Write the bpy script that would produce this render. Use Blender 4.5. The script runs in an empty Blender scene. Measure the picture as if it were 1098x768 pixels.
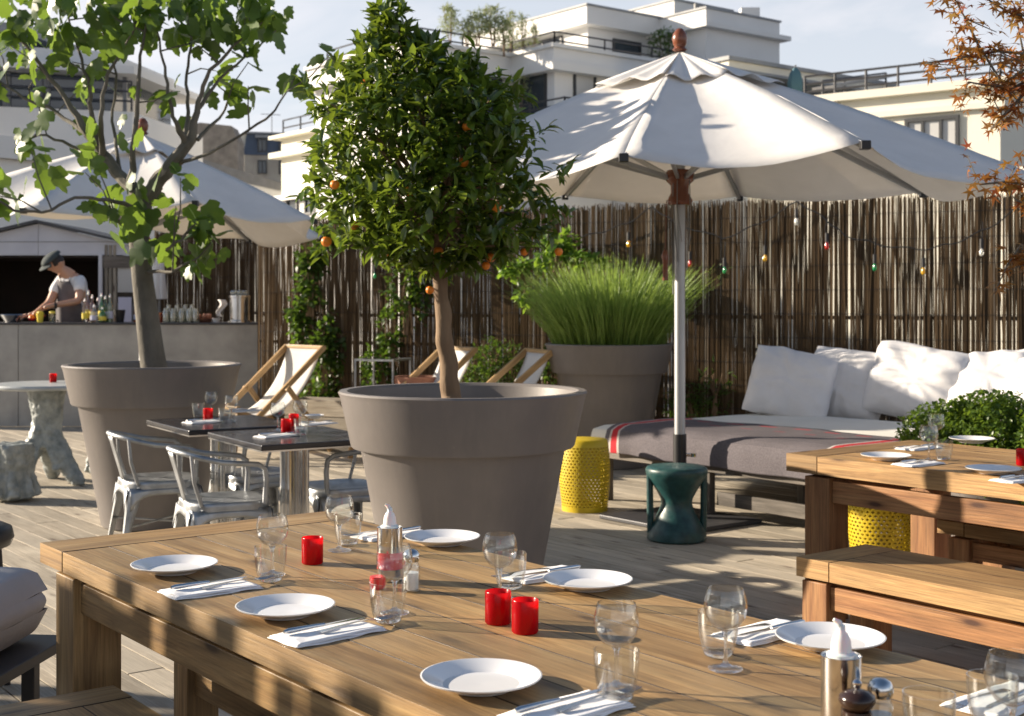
import bpy, math, random
from mathutils import Vector, Matrix, noise
from math import sin, cos, pi, radians, sqrt, atan2
random.seed(7)
R = random.random
def ru(a, b): return a + (b - a) * R()
scene = bpy.context.scene
C = scene.collection
# ---------------------------------------------------------------- camera geometry
F, EYE, HZ, CX = 1420.0, 1.45, 325.0, 549.0
def G(px, py, z=0.0):                       # photo pixel -> point on the level z
    Y = F * (EYE - z) / (py - HZ)
    return Vector(((px - CX) / F * Y, Y, z))
def D(px, py, Y):                           # photo pixel -> point at distance Y
    return Vector(((px - CX) / F * Y, Y, EYE + (HZ - py) / F * Y))
U = Vector((.614, -.789, 0)).normalized(); V = Vector((-U.y, U.x, 0)); RZ = atan2(U.y, U.x)
# ---------------------------------------------------------------- materials
def newmat(name):
    m = bpy.data.materials.new(name); m.use_nodes = True
    nt = m.node_tree; nt.nodes.clear()
    return m, nt
def nd(nt, t, **kw):
    n = nt.nodes.new(t)
    for k, v in kw.items():
        if k.startswith('i_'):
            key = k[2:].replace('_', ' ')
            n.inputs[int(key) if key.isdigit() else key].default_value = v
        else: setattr(n, k, v)
    return n
def c4(c): return (c[0], c[1], c[2], 1)
def ramp(nt, fac, stops):
    n = nt.nodes.new('ShaderNodeValToRGB'); e = n.color_ramp.elements
    while len(e) < len(stops): e.new(.5)
    for k, (p, c) in enumerate(stops):
        e[k].position = p; e[k].color = c4(c) if hasattr(c, '__len__') else (c, c, c, 1)
    nt.links.new(fac, n.inputs[0]); return n.outputs[0]
def mixc(nt, a, b, fac, mode='MIX'):
    n = nt.nodes.new('ShaderNodeMix'); n.data_type = 'RGBA'; n.blend_type = mode
    for s, v in ((n.inputs[6], a), (n.inputs[7], b), (n.inputs[0], fac)):
        if hasattr(v, 'is_linked') or hasattr(v, 'links'): nt.links.new(v, s)
        elif hasattr(v, '__len__'): s.default_value = c4(v)
        else: s.default_value = v
    return n.outputs[2]
def mth(nt, op, a, b=0.0, clamp=False):
    n = nt.nodes.new('ShaderNodeMath'); n.operation = op; n.use_clamp = clamp
    for s, v in ((n.inputs[0], a), (n.inputs[1], b)):
        if hasattr(v, 'links'): nt.links.new(v, s)
        else: s.default_value = v
    return n.outputs[0]
def coords(nt, kind='Object', scale=(1, 1, 1), rot=(0, 0, 0)):
    tc = nt.nodes.new('ShaderNodeTexCoord'); mp = nt.nodes.new('ShaderNodeMapping')
    nt.links.new(tc.outputs[kind], mp.inputs[0]); mp.inputs['Scale'].default_value = scale; mp.inputs['Rotation'].default_value = rot
    return mp.outputs[0]
def noi(nt, co, scale, detail=4, rough=.55, dist=0):
    n = nd(nt, 'ShaderNodeTexNoise'); nt.links.new(co, n.inputs['Vector'])
    n.inputs['Scale'].default_value = scale; n.inputs['Detail'].default_value = detail
    n.inputs['Roughness'].default_value = rough; n.inputs['Distortion'].default_value = dist
    return n.outputs['Fac']
def finish(nt, bsdf):
    o = nt.nodes.new('ShaderNodeOutputMaterial'); nt.links.new(bsdf, o.inputs[0])
def bump(nt, h, strength=.3, dist=.01):
    b = nd(nt, 'ShaderNodeBump'); b.inputs['Strength'].default_value = strength; b.inputs['Distance'].default_value = dist
    nt.links.new(h, b.inputs['Height']); return b.outputs[0]
def pr(nt, col, rough=.5, metal=0, nrm=None, spec=.5, **kw):
    p = nt.nodes.new('ShaderNodeBsdfPrincipled')
    if hasattr(col, 'links'): nt.links.new(col, p.inputs['Base Color'])
    else: p.inputs['Base Color'].default_value = c4(col)
    if hasattr(rough, 'links'): nt.links.new(rough, p.inputs['Roughness'])
    else: p.inputs['Roughness'].default_value = rough
    p.inputs['Metallic'].default_value = metal; p.inputs['Specular IOR Level'].default_value = spec
    if nrm is not None: nt.links.new(nrm, p.inputs['Normal'])
    for k, v in kw.items(): p.inputs[k.replace('_', ' ')].default_value = v
    return p
def pmat(name, c1, c2=None, scale=6, rough=.5, metal=0, bmp=0, bscale=None, spec=.5, stretch=(1, 1, 1), dist=.01, rvar=0, **kw):
    m, nt = newmat(name); co = coords(nt, 'Object', stretch)
    n1 = noi(nt, co, scale, 5)
    col = ramp(nt, n1, [(.3, c1), (.7, c2)]) if c2 else c1
    nr = None
    if bmp: nr = bump(nt, noi(nt, co, bscale or scale * 4, 5), bmp, dist)
    rg = rough
    if rvar:
        rg = ramp(nt, noi(nt, co, scale * 1.7, 4), [(.3, max(0, rough - rvar)), (.7, min(1, rough + rvar))])
    finish(nt, pr(nt, col, rg, metal, nr, spec, **kw).outputs[0]); return m
def wood(name, dark, mid, light, rough=.6, knots=True, bs=.35, grain=1.0, grey=None):
    m, nt = newmat(name)
    tc = nt.nodes.new('ShaderNodeTexCoord')
    at = nd(nt, 'ShaderNodeAttribute', attribute_name='tone')
    def mp(s, rnd=1):
        a = nt.nodes.new('ShaderNodeMapping'); nt.links.new(tc.outputs['UV'], a.inputs[0]); a.inputs['Scale'].default_value = s
        return a.outputs[0]
    g1 = noi(nt, mp((1.1, 14 * grain, 1)), 1.6, 6, .6, .6)
    g2 = noi(nt, mp((3, 90 * grain, 1)), 1.5, 5, .65, .2)
    g3 = noi(nt, mp((1.5, 4, 1)), 1.3, 4, .5, .3)
    col = ramp(nt, g1, [(.25, dark), (.5, mid), (.75, light)])
    col = mixc(nt, col, ramp(nt, g2, [(.32, .45), (.62, 1.15)]), .75, 'MULTIPLY')
    col = mixc(nt, col, ramp(nt, g3, [(.3, .62), (.7, 1.2)]), .8, 'MULTIPLY')
    tn = ramp(nt, at.outputs['Fac'], [(0, .68), (1, 1.22)])
    col = mixc(nt, col, tn, 1, 'MULTIPLY')
    if knots:
        vo = nd(nt, 'ShaderNodeTexVoronoi', feature='F1', voronoi_dimensions='2D'); vo.inputs['Scale'].default_value = 1.0
        nt.links.new(mp((1.3, 4.6, 1)), vo.inputs['Vector'])
        k = ramp(nt, vo.outputs['Distance'], [(.03, 1), (.06, .45), (.10, .12), (.16, 0)])
        col = mixc(nt, col, (dark[0] * .3, dark[1] * .25, dark[2] * .25), k)
        cr = noi(nt, mp((.7, 60, 1)), 1.2, 3, .5, .5)
        kk = ramp(nt, cr, [(.70, 0), (.735, 1)])
        col = mixc(nt, col, (dark[0] * .3, dark[1] * .28, dark[2] * .28), mth(nt, 'MULTIPLY', kk, .8))
    if grey:
        gg = ramp(nt, noi(nt, mp((.5, .8, 1)), 1.1, 5, .65), [(.38, 0), (.68, 1)])
        col = mixc(nt, col, grey, mth(nt, 'MULTIPLY', gg, .75))
    col = mixc(nt, col, (.035, .02, .01), mth(nt, 'LESS_THAN', at.outputs['Fac'], -.5))
    nr = bump(nt, mth(nt, 'ADD', g2, g1), bs, .003)
    rg = ramp(nt, g1, [(.3, rough + .1), (.7, rough - .08)])
    finish(nt, pr(nt, col, rg, 0, nr, .4).outputs[0]); return m
def leafmat(name, c1, c2, ctr, tr=.35, rough=.38, spec=.5):
    m, nt = newmat(name)
    at = nd(nt, 'ShaderNodeAttribute', attribute_name='tone')
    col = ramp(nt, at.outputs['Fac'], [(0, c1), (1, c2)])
    co = coords(nt, 'Object'); n = noi(nt, co, 30, 3)
    col = mixc(nt, col, ramp(nt, n, [(.3, .8), (.7, 1.15)]), .7, 'MULTIPLY')
    p = pr(nt, col, rough, 0, None, spec)
    t = nt.nodes.new('ShaderNodeBsdfTranslucent')
    tcol = mixc(nt, col, ctr, .7)
    nt.links.new(tcol, t.inputs[0])
    mx = nt.nodes.new('ShaderNodeMixShader'); mx.inputs[0].default_value = tr
    nt.links.new(p.outputs[0], mx.inputs[1]); nt.links.new(t.outputs[0], mx.inputs[2])
    finish(nt, mx.outputs[0]); return m
def thinglass(name, tint=(.985, .995, .99), ior=1.5, rough=0.01, base=.0):
    m, nt = newmat(name)
    tr = nd(nt, 'ShaderNodeBsdfTransparent'); gl = nd(nt, 'ShaderNodeBsdfGlossy'); gl.inputs['Roughness'].default_value = rough
    lw = nd(nt, 'ShaderNodeLayerWeight'); lw.inputs[0].default_value = .5
    fc = ramp(nt, lw.outputs['Facing'], [(.0, .07 + base), (.5, .13 + base), (.7, .32 + base), (.86, .7), (1, 1)])
    tc = ramp(nt, lw.outputs['Facing'], [(.0, tint), (.8, tint), (1, (tint[0] * .5, tint[1] * .53, tint[2] * .53))])
    nt.links.new(tc, tr.inputs[0])
    mx = nt.nodes.new('ShaderNodeMixShader')
    nt.links.new(fc, mx.inputs[0])
    nt.links.new(tr.outputs[0], mx.inputs[1]); nt.links.new(gl.outputs[0], mx.inputs[2])
    finish(nt, mx.outputs[0]); return m
M = {}
M['table'] = wood('table_wood', (.17, .09, .035), (.45, .268, .108), (.64, .425, .19), .5, grain=.9, grey=(.27, .205, .12))
M['table2'] = wood('far_table_wood', (.24, .13, .05), (.40, .235, .095), (.52, .33, .14), .6)
M['orangewood'] = wood('orange_wood', (.19, .08, .035), (.35, .165, .065), (.46, .24, .10), .6)
M['deck'] = wood('deck_wood', (.34, .285, .215), (.50, .435, .34), (.60, .535, .43), .75, bs=.5, grey=(.48, .43, .35))
M['deckchair'] = wood('deckchair_wood', (.34, .20, .09), (.46, .30, .14), (.55, .38, .20), .5, knots=False)
M['greywood'] = wood('grey_slat_wood', (.10, .085, .07), (.16, .14, .12), (.23, .20, .17), .75)
M['planter_wood'] = wood('planter_wood', (.25, .21, .17), (.36, .32, .26), (.42, .38, .32), .8)
M['darkwood'] = wood('dark_wood', (.03, .02, .016), (.05, .032, .025), (.075, .05, .035), .5, knots=False)
def potmat():
    m, nt = newmat('pot_clay'); co = coords(nt)
    col = ramp(nt, noi(nt, co, 3, 5), [(.3, (.160, .145, .138)), (.7, (.195, .176, .167))])
    st = ramp(nt, noi(nt, coords(nt, 'Object', (9, 9, .8)), 1.4, 5, .7), [(.45, 0), (.75, 1)])
    col = mixc(nt, col, (.25, .22, .195), mth(nt, 'MULTIPLY', st, .30))
    sp = ramp(nt, noi(nt, co, 26, 4, .75), [(.66, 0), (.74, 1)]); col = mixc(nt, col, (.27, .24, .21), mth(nt, 'MULTIPLY', sp, .35))
    rg = ramp(nt, noi(nt, co, 5, 5), [(.3, .36), (.7, .55)])
    finish(nt, pr(nt, col, rg, 0, bump(nt, noi(nt, co, 55, 4), .15, .002), .45).outputs[0]); return m
M['pot'] = potmat()
M['soil'] = pmat('soil', (.03, .02, .014), (.07, .05, .035), 25, .95, bmp=1, bscale=60)
M['bark'] = pmat('orange_tree_bark', (.14, .085, .045), (.28, .19, .11), 9, .8, bmp=.8, bscale=22, stretch=(1, 1, .25))
M['figbark'] = pmat('fig_bark', (.075, .068, .055), (.17, .155, .125), 8, .85, bmp=.8, bscale=25, stretch=(1, 1, .5))
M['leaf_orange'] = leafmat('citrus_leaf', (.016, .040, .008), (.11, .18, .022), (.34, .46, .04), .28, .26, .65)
M['leaf_fig'] = leafmat('fig_leaf', (.025, .06, .018), (.095, .17, .028), (.28, .42, .045), .38, .42)
M['leaf_box'] = leafmat('box_leaf', (.03, .07, .01), (.13, .21, .025), (.30, .44, .04), .3, .4)
M['leaf_vine'] = leafmat('vine_leaf', (.02, .05, .012), (.07, .13, .02), (.20, .34, .03), .35, .45)
M['leaf_bright'] = leafmat('bright_leaf', (.06, .13, .02), (.16, .28, .04), (.36, .55, .05), .45, .45)
M['leaf_grass'] = leafmat('rosemary_leaf', (.12, .20, .04), (.28, .40, .09), (.42, .56, .10), .36, .5)
M['leaf_maple'] = leafmat('maple_leaf', (.22, .03, .012), (.31, .20, .045), (.52, .22, .04), .4, .5)
M['leaf_bamboo'] = leafmat('bamboo_leaf', (.20, .24, .10), (.34, .38, .18), (.45, .50, .2), .3, .6)
M['orange'] = pmat('orange_skin', (.75, .16, .01), (.85, .26, .015), 8, .42, bmp=.15, bscale=300, dist=.001)
M['canvas'] = None
def canvas(name, c, tcol, tr=.16):
    m, nt = newmat(name); co = coords(nt)
    wv = noi(nt, coords(nt, 'Object', (60, 60, 2)), 3, 3)
    n2 = noi(nt, co, 3.5, 5, .6)
    col = mixc(nt, c, ramp(nt, n2, [(.3, .9), (.7, 1.04)]), .8, 'MULTIPLY')
    nr = bump(nt, mth(nt, 'ADD', mth(nt, 'MULTIPLY', wv, .15), n2), .35, .02)
    p = pr(nt, col, .85, 0, nr, .2)
    t = nt.nodes.new('ShaderNodeBsdfTranslucent'); t.inputs[0].default_value = c4(tcol)
    mx = nt.nodes.new('ShaderNodeMixShader'); mx.inputs[0].default_value = tr
    nt.links.new(p.outputs[0], mx.inputs[1]); nt.links.new(t.outputs[0], mx.inputs[2])
    finish(nt, mx.outputs[0]); return m
M['canvas'] = canvas('parasol_canvas', (.84, .83, .82), (.84, .78, .68), .24)
M['sling'] = canvas('deckchair_canvas', (.78, .78, .78), (.8, .76, .68), .3)
M['pillow'] = canvas('pillow_cotton', (.80, .79, .80), (.8, .75, .7), .08)
M['mattress'] = pmat('mattress_cover', (.72, .70, .64), (.80, .78, .73), 3, .9, bmp=.2, bscale=12)
M['cushion'] = pmat('grey_cushion', (.38, .37, .38), (.44, .43, .44), 4, .9, bmp=.3, bscale=15)
M['napkin'] = pmat('napkin_cotton', (.78, .78, .80), (.86, .86, .87), 20, .9, bmp=.25, bscale=90, dist=.003)
M['porcelain'] = pmat('porcelain', (.82, .82, .83), None, 5, .18, spec=.6)
M['steel'] = pmat('polished_steel', (.62, .62, .62), (.7, .7, .7), 9, .16, 1, rvar=.06)
M['galv'] = pmat('galvanised_steel', (.27, .285, .30), (.46, .48, .50), 9, .45, .9, bmp=.2, bscale=30, rvar=.1)
M['zinc'] = pmat('zinc_bar', (.27, .262, .245), (.43, .415, .385), 2.6, .5, .3, bmp=.05, bscale=5, rvar=.12)
M['alu'] = pmat('aluminium_pole', (.36, .37, .38), (.42, .43, .44), 5, .45, .8)
M['black'] = pmat('black_paint', (.012, .012, .013), (.02, .02, .022), 6, .4)
M['blacktop'] = pmat('black_table_top', (.02, .02, .024), (.035, .035, .04), 3, .22, rvar=.08)
M['darkmetal'] = pmat('dark_grey_metal', (.045, .045, .05), (.065, .065, .07), 5, .5, .3)
M['greymetal'] = pmat('grey_metal', (.17, .17, .17), (.23, .23, .23), 5, .5, .4)
M['teak'] = pmat('varnished_wood', (.13, .04, .02), (.20, .065, .03), 6, .25, stretch=(1, 1, .3))
M['peppermill'] = pmat('dark_varnished_wood', (.022, .012, .009), (.04, .02, .014), 6, .18)
M['nozzle'] = pmat('white_plastic', (.78, .78, .77), None, 5, .4, Subsurface_Weight=.2)
M['salt'] = pmat('salt_grains', (.7, .7, .7), (.85, .85, .85), 200, .8)
M['green_glaze'] = pmat('green_glaze', (.007, .038, .04), (.022, .085, .082), 22, .42, bmp=.25, bscale=40, rvar=.12, dist=.003)
M['yellow'] = pmat('yellow_lacquer', (.50, .36, .008), (.60, .44, .012), 5, .45)
M['stone'] = pmat('faux_bois_stone', (.15, .175, .175), (.40, .43, .42), 12, .42, bmp=.8, bscale=26, dist=.01)
M['stonetop'] = pmat('stone_table_top', (.38, .41, .42), (.50, .53, .54), 6, .35, bmp=.1)
M['reed'] = None
M['render_white'] = pmat('white_render', (.70, .69, .665), (.77, .76, .735), .7, .85, bmp=.1, bscale=14)
M['render_cream'] = pmat('cream_render', (.68, .65, .55), (.76, .73, .63), .7, .85, bmp=.1, bscale=14)
M['roofgrey'] = pmat('grey_roof_edge', (.22, .23, .24), (.30, .31, .32), 2, .6)
M['slate'] = pmat('blue_slate', (.045, .065, .10), (.075, .10, .15), 2, .6, bmp=.3)
M['limestone'] = pmat('limestone', (.30, .27, .23), (.42, .39, .33), 1.5, .9, bmp=.3, bscale=5)
M['rubble'] = pmat('rubble_wall', (.16, .14, .12), (.30, .27, .23), 3, .9, bmp=.6, bscale=9)
M['winglass'] = pmat('window_glass', (.035, .045, .055), (.06, .075, .09), .6, .06, 0, spec=.8)
M['blind'] = pmat('window_blind', (.42, .42, .41), (.52, .52, .51), 1, .3)
M['frame_dark'] = pmat('dark_window_frame', (.04, .042, .045), None, 5, .5)
M['boards'] = pmat('white_boards', (.46, .47, .52), (.56, .57, .61), 2, .75, bmp=.2, bscale=12)
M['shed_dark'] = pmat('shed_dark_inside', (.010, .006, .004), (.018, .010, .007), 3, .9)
M['skin'] = pmat('skin', (.48, .27, .18), (.55, .32, .22), 8, .5, Subsurface_Weight=.1)
M['hair'] = pmat('dark_hair', (.02, .013, .01), None, 5, .6)
M['shirt'] = pmat('white_shirt', (.70, .70, .71), (.78, .78, .79), 9, .85, bmp=.4, bscale=25)
M['apron'] = pmat('grey_apron', (.10, .09, .095), (.14, .13, .135), 9, .9, bmp=.4, bscale=20)
M['cap'] = pmat('dark_tweed', (.03, .04, .042), (.07, .085, .085), 60, .9)
M['trouser'] = pmat('dark_cloth', (.03, .03, .035), None, 9, .9)
M['terracotta'] = pmat('terracotta', (.30, .13, .08), (.36, .17, .11), 6, .8)
M['teal'] = pmat('teal_enamel', (.01, .10, .12), None, 5, .4)
M['tealcloth'] = pmat('teal_canvas', (.08, .17, .20), None, 5, .8)
M['lemon'] = pmat('lemon', (.80, .62, .05), (.85, .7, .1), 6, .45)
M['redplastic'] = pmat('red_plastic', (.65, .02, .03), None, 5, .35)
M['paper'] = pmat('pale_paper', (.55, .55, .68), None, 5, .8)
M['whitecloth'] = pmat('white_cloth', (.75, .72, .70), None, 5, .85)
M['ground'] = pmat('ground_gravel', (.10, .095, .09), (.16, .15, .14), .4, .95)
M['clear'] = thinglass('clear_glass')
M['bottleglass'] = thinglass('bottle_glass', (.80, .92, .84), base=.05)
M['amber'] = thinglass('amber_glass', (.75, .35, .10), base=.05)
M['greenglass'] = thinglass('green_bottle_glass', (.25, .55, .22), base=.05)
M['milkglass'] = thinglass('jar_glass', (.86, .88, .84), base=.12)
def solidglass(name):
    m, nt = newmat(name)
    g = nd(nt, 'ShaderNodeBsdfGlass'); g.inputs['IOR'].default_value = 1.48; g.inputs['Roughness'].default_value = .0
    t = nd(nt, 'ShaderNodeBsdfTransparent')
    mx = nt.nodes.new('ShaderNodeMixShader'); mx.inputs[0].default_value = .35
    nt.links.new(g.outputs[0], mx.inputs[1]); nt.links.new(t.outputs[0], mx.inputs[2])
    finish(nt, mx.outputs[0]); return m
M['solid'] = solidglass('solid_glass')
def redglass():
    m, nt = newmat('red_votive_glass')
    p = pr(nt, (.50, .004, .012), .22, 0, None, .5)
    t = nd(nt, 'ShaderNodeBsdfTranslucent'); t.inputs[0].default_value = (.85, .012, .02, 1)
    mx = nt.nodes.new('ShaderNodeMixShader'); mx.inputs[0].default_value = .6
    nt.links.new(p.outputs[0], mx.inputs[1]); nt.links.new(t.outputs[0], mx.inputs[2]); finish(nt, mx.outputs[0]); return m
M['votive'] = redglass()
M['wax'] = pmat('white_wax', (.8, .74, .66), None, 5, .5)
def bulbmat(name, c):
    m, nt = newmat(name); p = pr(nt, c, .1, 0, None, .8, Transmission_Weight=.5); finish(nt, p.outputs[0]); return m
M['b_yellow'] = bulbmat('yellow_bulb', (.95, .60, .04)); M['b_red'] = bulbmat('red_bulb', (.70, .02, .02))
M['b_green'] = bulbmat('green_bulb', (.02, .45, .15)); M['b_white'] = bulbmat('clear_bulb', (.9, .9, .85))
def reedmat():
    m, nt = newmat('reed_cane'); at = nd(nt, 'ShaderNodeAttribute', attribute_name='tone')
    col = ramp(nt, at.outputs['Fac'], [(0, (.065, .043, .026)), (.4, (.11, .074, .043)), (.8, (.15, .104, .062)), (.97, (.19, .14, .09)), (1, (.36, .31, .25))])
    n = noi(nt, coords(nt, 'Object', (20, 20, 1.6)), 1.5, 5, .65)
    col = mixc(nt, col, ramp(nt, n, [(.3, .65), (.7, 1.2)]), .9, 'MULTIPLY')
    finish(nt, pr(nt, col, .9, 0, None, .08).outputs[0]); return m
M['reed'] = reedmat()
def blanketmat():
    m, nt = newmat('striped_blanket')
    tc = nt.nodes.new('ShaderNodeTexCoord'); sp = nd(nt, 'ShaderNodeSeparateXYZ'); nt.links.new(tc.outputs['UV'], sp.inputs[0])
    x, y = sp.outputs[0], sp.outputs[1]
    def band(v, a, b): return mth(nt, 'MULTIPLY', mth(nt, 'GREATER_THAN', v, a), mth(nt, 'LESS_THAN', v, b))
    n = noi(nt, coords(nt, 'Object'), 120, 3); n3 = noi(nt, coords(nt, 'Object'), 5, 3)
    col = ramp(nt, n, [(.3, (.105, .095, .105)), (.7, (.165, .15, .162))])
    col = mixc(nt, col, ramp(nt, n3, [(.3, .85), (.7, 1.1)]), .6, 'MULTIPLY')
    wh = mth(nt, 'ADD', band(x, .085, .185), band(x, 2.015, 2.115), True)
    rd = mth(nt, 'ADD', band(x, .105, .165), band(x, 2.035, 2.095), True)
    ds = mth(nt, 'MULTIPLY', band(y, .05, .075), mth(nt, 'GREATER_THAN', mth(nt, 'SINE', mth(nt, 'MULTIPLY', x, 22.0)), .1))
    ds2 = mth(nt, 'MULTIPLY', band(y, .18, .20), mth(nt, 'GREATER_THAN', mth(nt, 'SINE', mth(nt, 'MULTIPLY', x, 22.0)), .5))
    col = mixc(nt, col, (.50, .46, .44), wh); col = mixc(nt, col, (.48, .045, .055), rd)
    col = mixc(nt, col, (.42, .05, .06), mth(nt, 'MULTIPLY', ds, .8)); col = mixc(nt, col, (.36, .05, .06), mth(nt, 'MULTIPLY', ds2, .5))
    finish(nt, pr(nt, col, .95, 0, bump(nt, n, .4, .003), .1).outputs[0]); return m
M['blanket'] = blanketmat()
# ---------------------------------------------------------------- mesh builder
class MB:
    def __init__(s, mtx=None): s.v = []; s.f = []; s.uv = []; s.t = []; s.M = mtx or Matrix.Identity(4)
    def add(s, vs, fs, uvs=None, tone=None):
        b = len(s.v); tn = R() if tone is None else tone
        s.v += [tuple(s.M @ Vector(p)) for p in vs]
        for k, f in enumerate(fs):
            s.f.append(tuple(b + i for i in f)); s.t.append(tn)
            s.uv.append(uvs[k] if uvs else [(vs[i][0], vs[i][1]) for i in f])
    def box(s, c, size, grain=0, tone=None, rot=None):
        hx, hy, hz = [a / 2 for a in size]; ou, ov = R() * 20, R() * 20
        P = [Vector((x * hx, y * hy, z * hz)) for x in (-1, 1) for y in (-1, 1) for z in (-1, 1)]
        fs = [((0, 1, 3, 2), 0), ((4, 6, 7, 5), 0), ((0, 4, 5, 1), 1), ((2, 3, 7, 6), 1), ((0, 2, 6, 4), 2), ((1, 5, 7, 3), 2)]
        uvs = []; faces = []
        for f, ax in fs:
            faces.append(f); row = []
            for i in f:
                p = P[i]; oth = [k for k in range(3) if k != grain and k != ax]
                if ax == grain:
                    o = [k for k in range(3) if k != ax]; row.append((ou + p[o[0]] * .3, ov + p[o[1]]))
                else: row.append((ou + p[grain], ov + p[oth[0]] + ax * .37))
            uvs.append(row)
        c = Vector(c); m = rot.to_3x3() if rot is not None else None
        s.add([(c + (m @ p if m else p)) for p in P], faces, uvs, tone)
    def bar(s, a, b, w, h, up=(0, 0, 1), tone=None):       # rectangular bar from a to b
        a = Vector(a); b = Vector(b); d = b - a; L = d.length; x = d.normalized(); up = Vector(up)
        y = up.cross(x)
        if y.length < 1e-4: y = Vector((0, 1, 0)).cross(x)
        y.normalize(); z = x.cross(y)
        m = Matrix((x, y, z)).transposed()
        s.box((a + b) / 2, (L, w, h), 0, tone, m)
    def tube(s, pts, rad, n=8, cap=True, tone=None, uvs=1.0):
        pts = [Vector(p) for p in pts]; k = len(pts)
        rr = rad if hasattr(rad, '__len__') else [rad] * k
        vs = []; prev = None; acc = 0; us = []
        for i, p in enumerate(pts):
            t = (pts[min(i + 1, k - 1)] - pts[max(i - 1, 0)])
            t = t.normalized() if t.length > 1e-9 else Vector((0, 0, 1))
            if prev is None:
                a = Vector((1, 0, 0)) if abs(t.x) < .8 else Vector((0, 1, 0)); x = t.cross(a).normalized()
            else:
                x = prev - t * prev.dot(t); x = x.normalized() if x.length > 1e-6 else t.orthogonal().normalized()
            prev = x; y = t.cross(x)
            if i: acc += (p - pts[i - 1]).length
            us.append(acc)
            for j in range(n):
                a = 2 * pi * j / n; vs.append(p + (x * cos(a) + y * sin(a)) * rr[i])
        fs = []; uv = []
        for i in range(k - 1):
            for j in range(n):
                j2 = (j + 1) % n; fs.append((i * n + j, i * n + j2, (i + 1) * n + j2, (i + 1) * n + j))
                uv.append([(us[i], j / n * .3), (us[i], (j + 1) / n * .3), (us[i + 1], (j + 1) / n * .3), (us[i + 1], j / n * .3)])
        if cap:
            fs.append(tuple(reversed(range(n)))); uv.append([(0, 0)] * n)
            fs.append(tuple((k - 1) * n + j for j in range(n))); uv.append([(0, 0)] * n)
        s.add(vs, fs, uv, tone)
    def lathe(s, prof, n=32, c=(0, 0, 0), tone=None, fn=None):
        c = Vector(c); vs = []; fs = []; k = len(prof); uv = []
        for i, (r, z) in enumerate(prof):
            for j in range(n):
                a = 2 * pi * j / n; q = r if not fn else fn(r, z, a)
                vs.append(c + Vector((q * cos(a), q * sin(a), z)))
        for i in range(k - 1):
            for j in range(n):
                j2 = (j + 1) % n; fs.append((i * n + j, i * n + j2, (i + 1) * n + j2, (i + 1) * n + j))
                uv.append([(prof[i][1], j / n), (prof[i][1], (j + 1) / n), (prof[i + 1][1], (j + 1) / n), (prof[i + 1][1], j / n)])
        if prof[0][0] > 1e-5: fs.append(tuple(reversed(range(n)))); uv.append([(0, 0)] * n)
        if prof[-1][0] > 1e-5: fs.append(tuple((k - 1) * n + j for j in range(n))); uv.append([(0, 0)] * n)
        s.add(vs, fs, uv, tone)
    def prism(s, poly, z0, z1, tone=None):
        n = len(poly); vs = [(x, y, z0) for x, y in poly] + [(x, y, z1) for x, y in poly]
        fs = [(i, (i + 1) % n, n + (i + 1) % n, n + i) for i in range(n)] + [tuple(reversed(range(n))), tuple(range(n, 2 * n))]
        s.add(vs, fs, None, tone)
    def grid(s, fn, nu, nv, uvf=None, tone=None):
        vs = [fn(i / nu, j / nv) for i in range(nu + 1) for j in range(nv + 1)]
        fs = []; uv = []
        for i in range(nu):
            for j in range(nv):
                a = i * (nv + 1) + j; fs.append((a, a + nv + 1, a + nv + 2, a + 1))
                if uvf: uv.append([uvf(i / nu, j / nv), uvf((i + 1) / nu, j / nv), uvf((i + 1) / nu, (j + 1) / nv), uvf(i / nu, (j + 1) / nv)])
        s.add(vs, fs, uv if uvf else None, tone)
    def build(s, name, mat, parent=None, smooth=False, bevel=0, ang=40, solid=0, sub=0):
        me = bpy.data.meshes.new(name); me.from_pydata(s.v, [], s.f)
        uvl = me.uv_layers.new(name='UVMap'); flat = []
        for f in s.uv:
            for a in f: flat += [a[0], a[1]]
        uvl.data.foreach_set('uv', flat)
        at = me.attributes.new('tone', 'FLOAT', 'FACE'); at.data.foreach_set('value', s.t)
        me.materials.append(M[mat] if isinstance(mat, str) else mat)
        if smooth:
            me.shade_smooth(); me.set_sharp_from_angle(angle=radians(ang))
        me.validate(); me.update()
        o = bpy.data.objects.new(name, me); C.objects.link(o)
        if parent is not None: o.parent = parent
        if solid: m = o.modifiers.new('solid', 'SOLIDIFY'); m.thickness = solid; m.offset = 0
        if bevel: m = o.modifiers.new('bevel', 'BEVEL'); m.width = bevel; m.segments = 2; m.limit_method = 'ANGLE'
        if sub: m = o.modifiers.new('sub', 'SUBSURF'); m.levels = sub; m.render_levels = sub
        return o
def tag(o, label=None, cat=None, group=None, kind=None):
    if label: o['label'] = label
    if cat: o['category'] = cat
    if group: o['group'] = group
    if kind: o['kind'] = kind
    return o
def thing(name, label, cat, loc=(0, 0, 0), rz=0, group=None):
    o = bpy.data.objects.new(name, None); C.objects.link(o); o.empty_display_size = .05
    o.location = loc; o.rotation_euler = (0, 0, rz); return tag(o, label, cat, group)
def dup(root, loc, rz=0, label=None, cat=None, group=None):
    def cp(o, par):
        c = o.copy(); C.objects.link(c); c.parent = par
        for ch in kids.get(o.name, []): cp(ch, c)
        return c
    kids = {}
    for o in bpy.data.objects:
        if o.parent: kids.setdefault(o.parent.name, []).append(o)
    c = cp(root, None); c.location = loc; c.rotation_euler = (0, 0, rz)
    tag(c, label, cat, group); return c
# ================================================================ SETTING
g = MB(); g.add([(-900, -900, -.35), (900, -900, -.35), (900, 900, -.35), (-900, 900, -.35)], [(0, 1, 2, 3)])
tag(g.build('ground', 'ground'), kind='structure')
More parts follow.
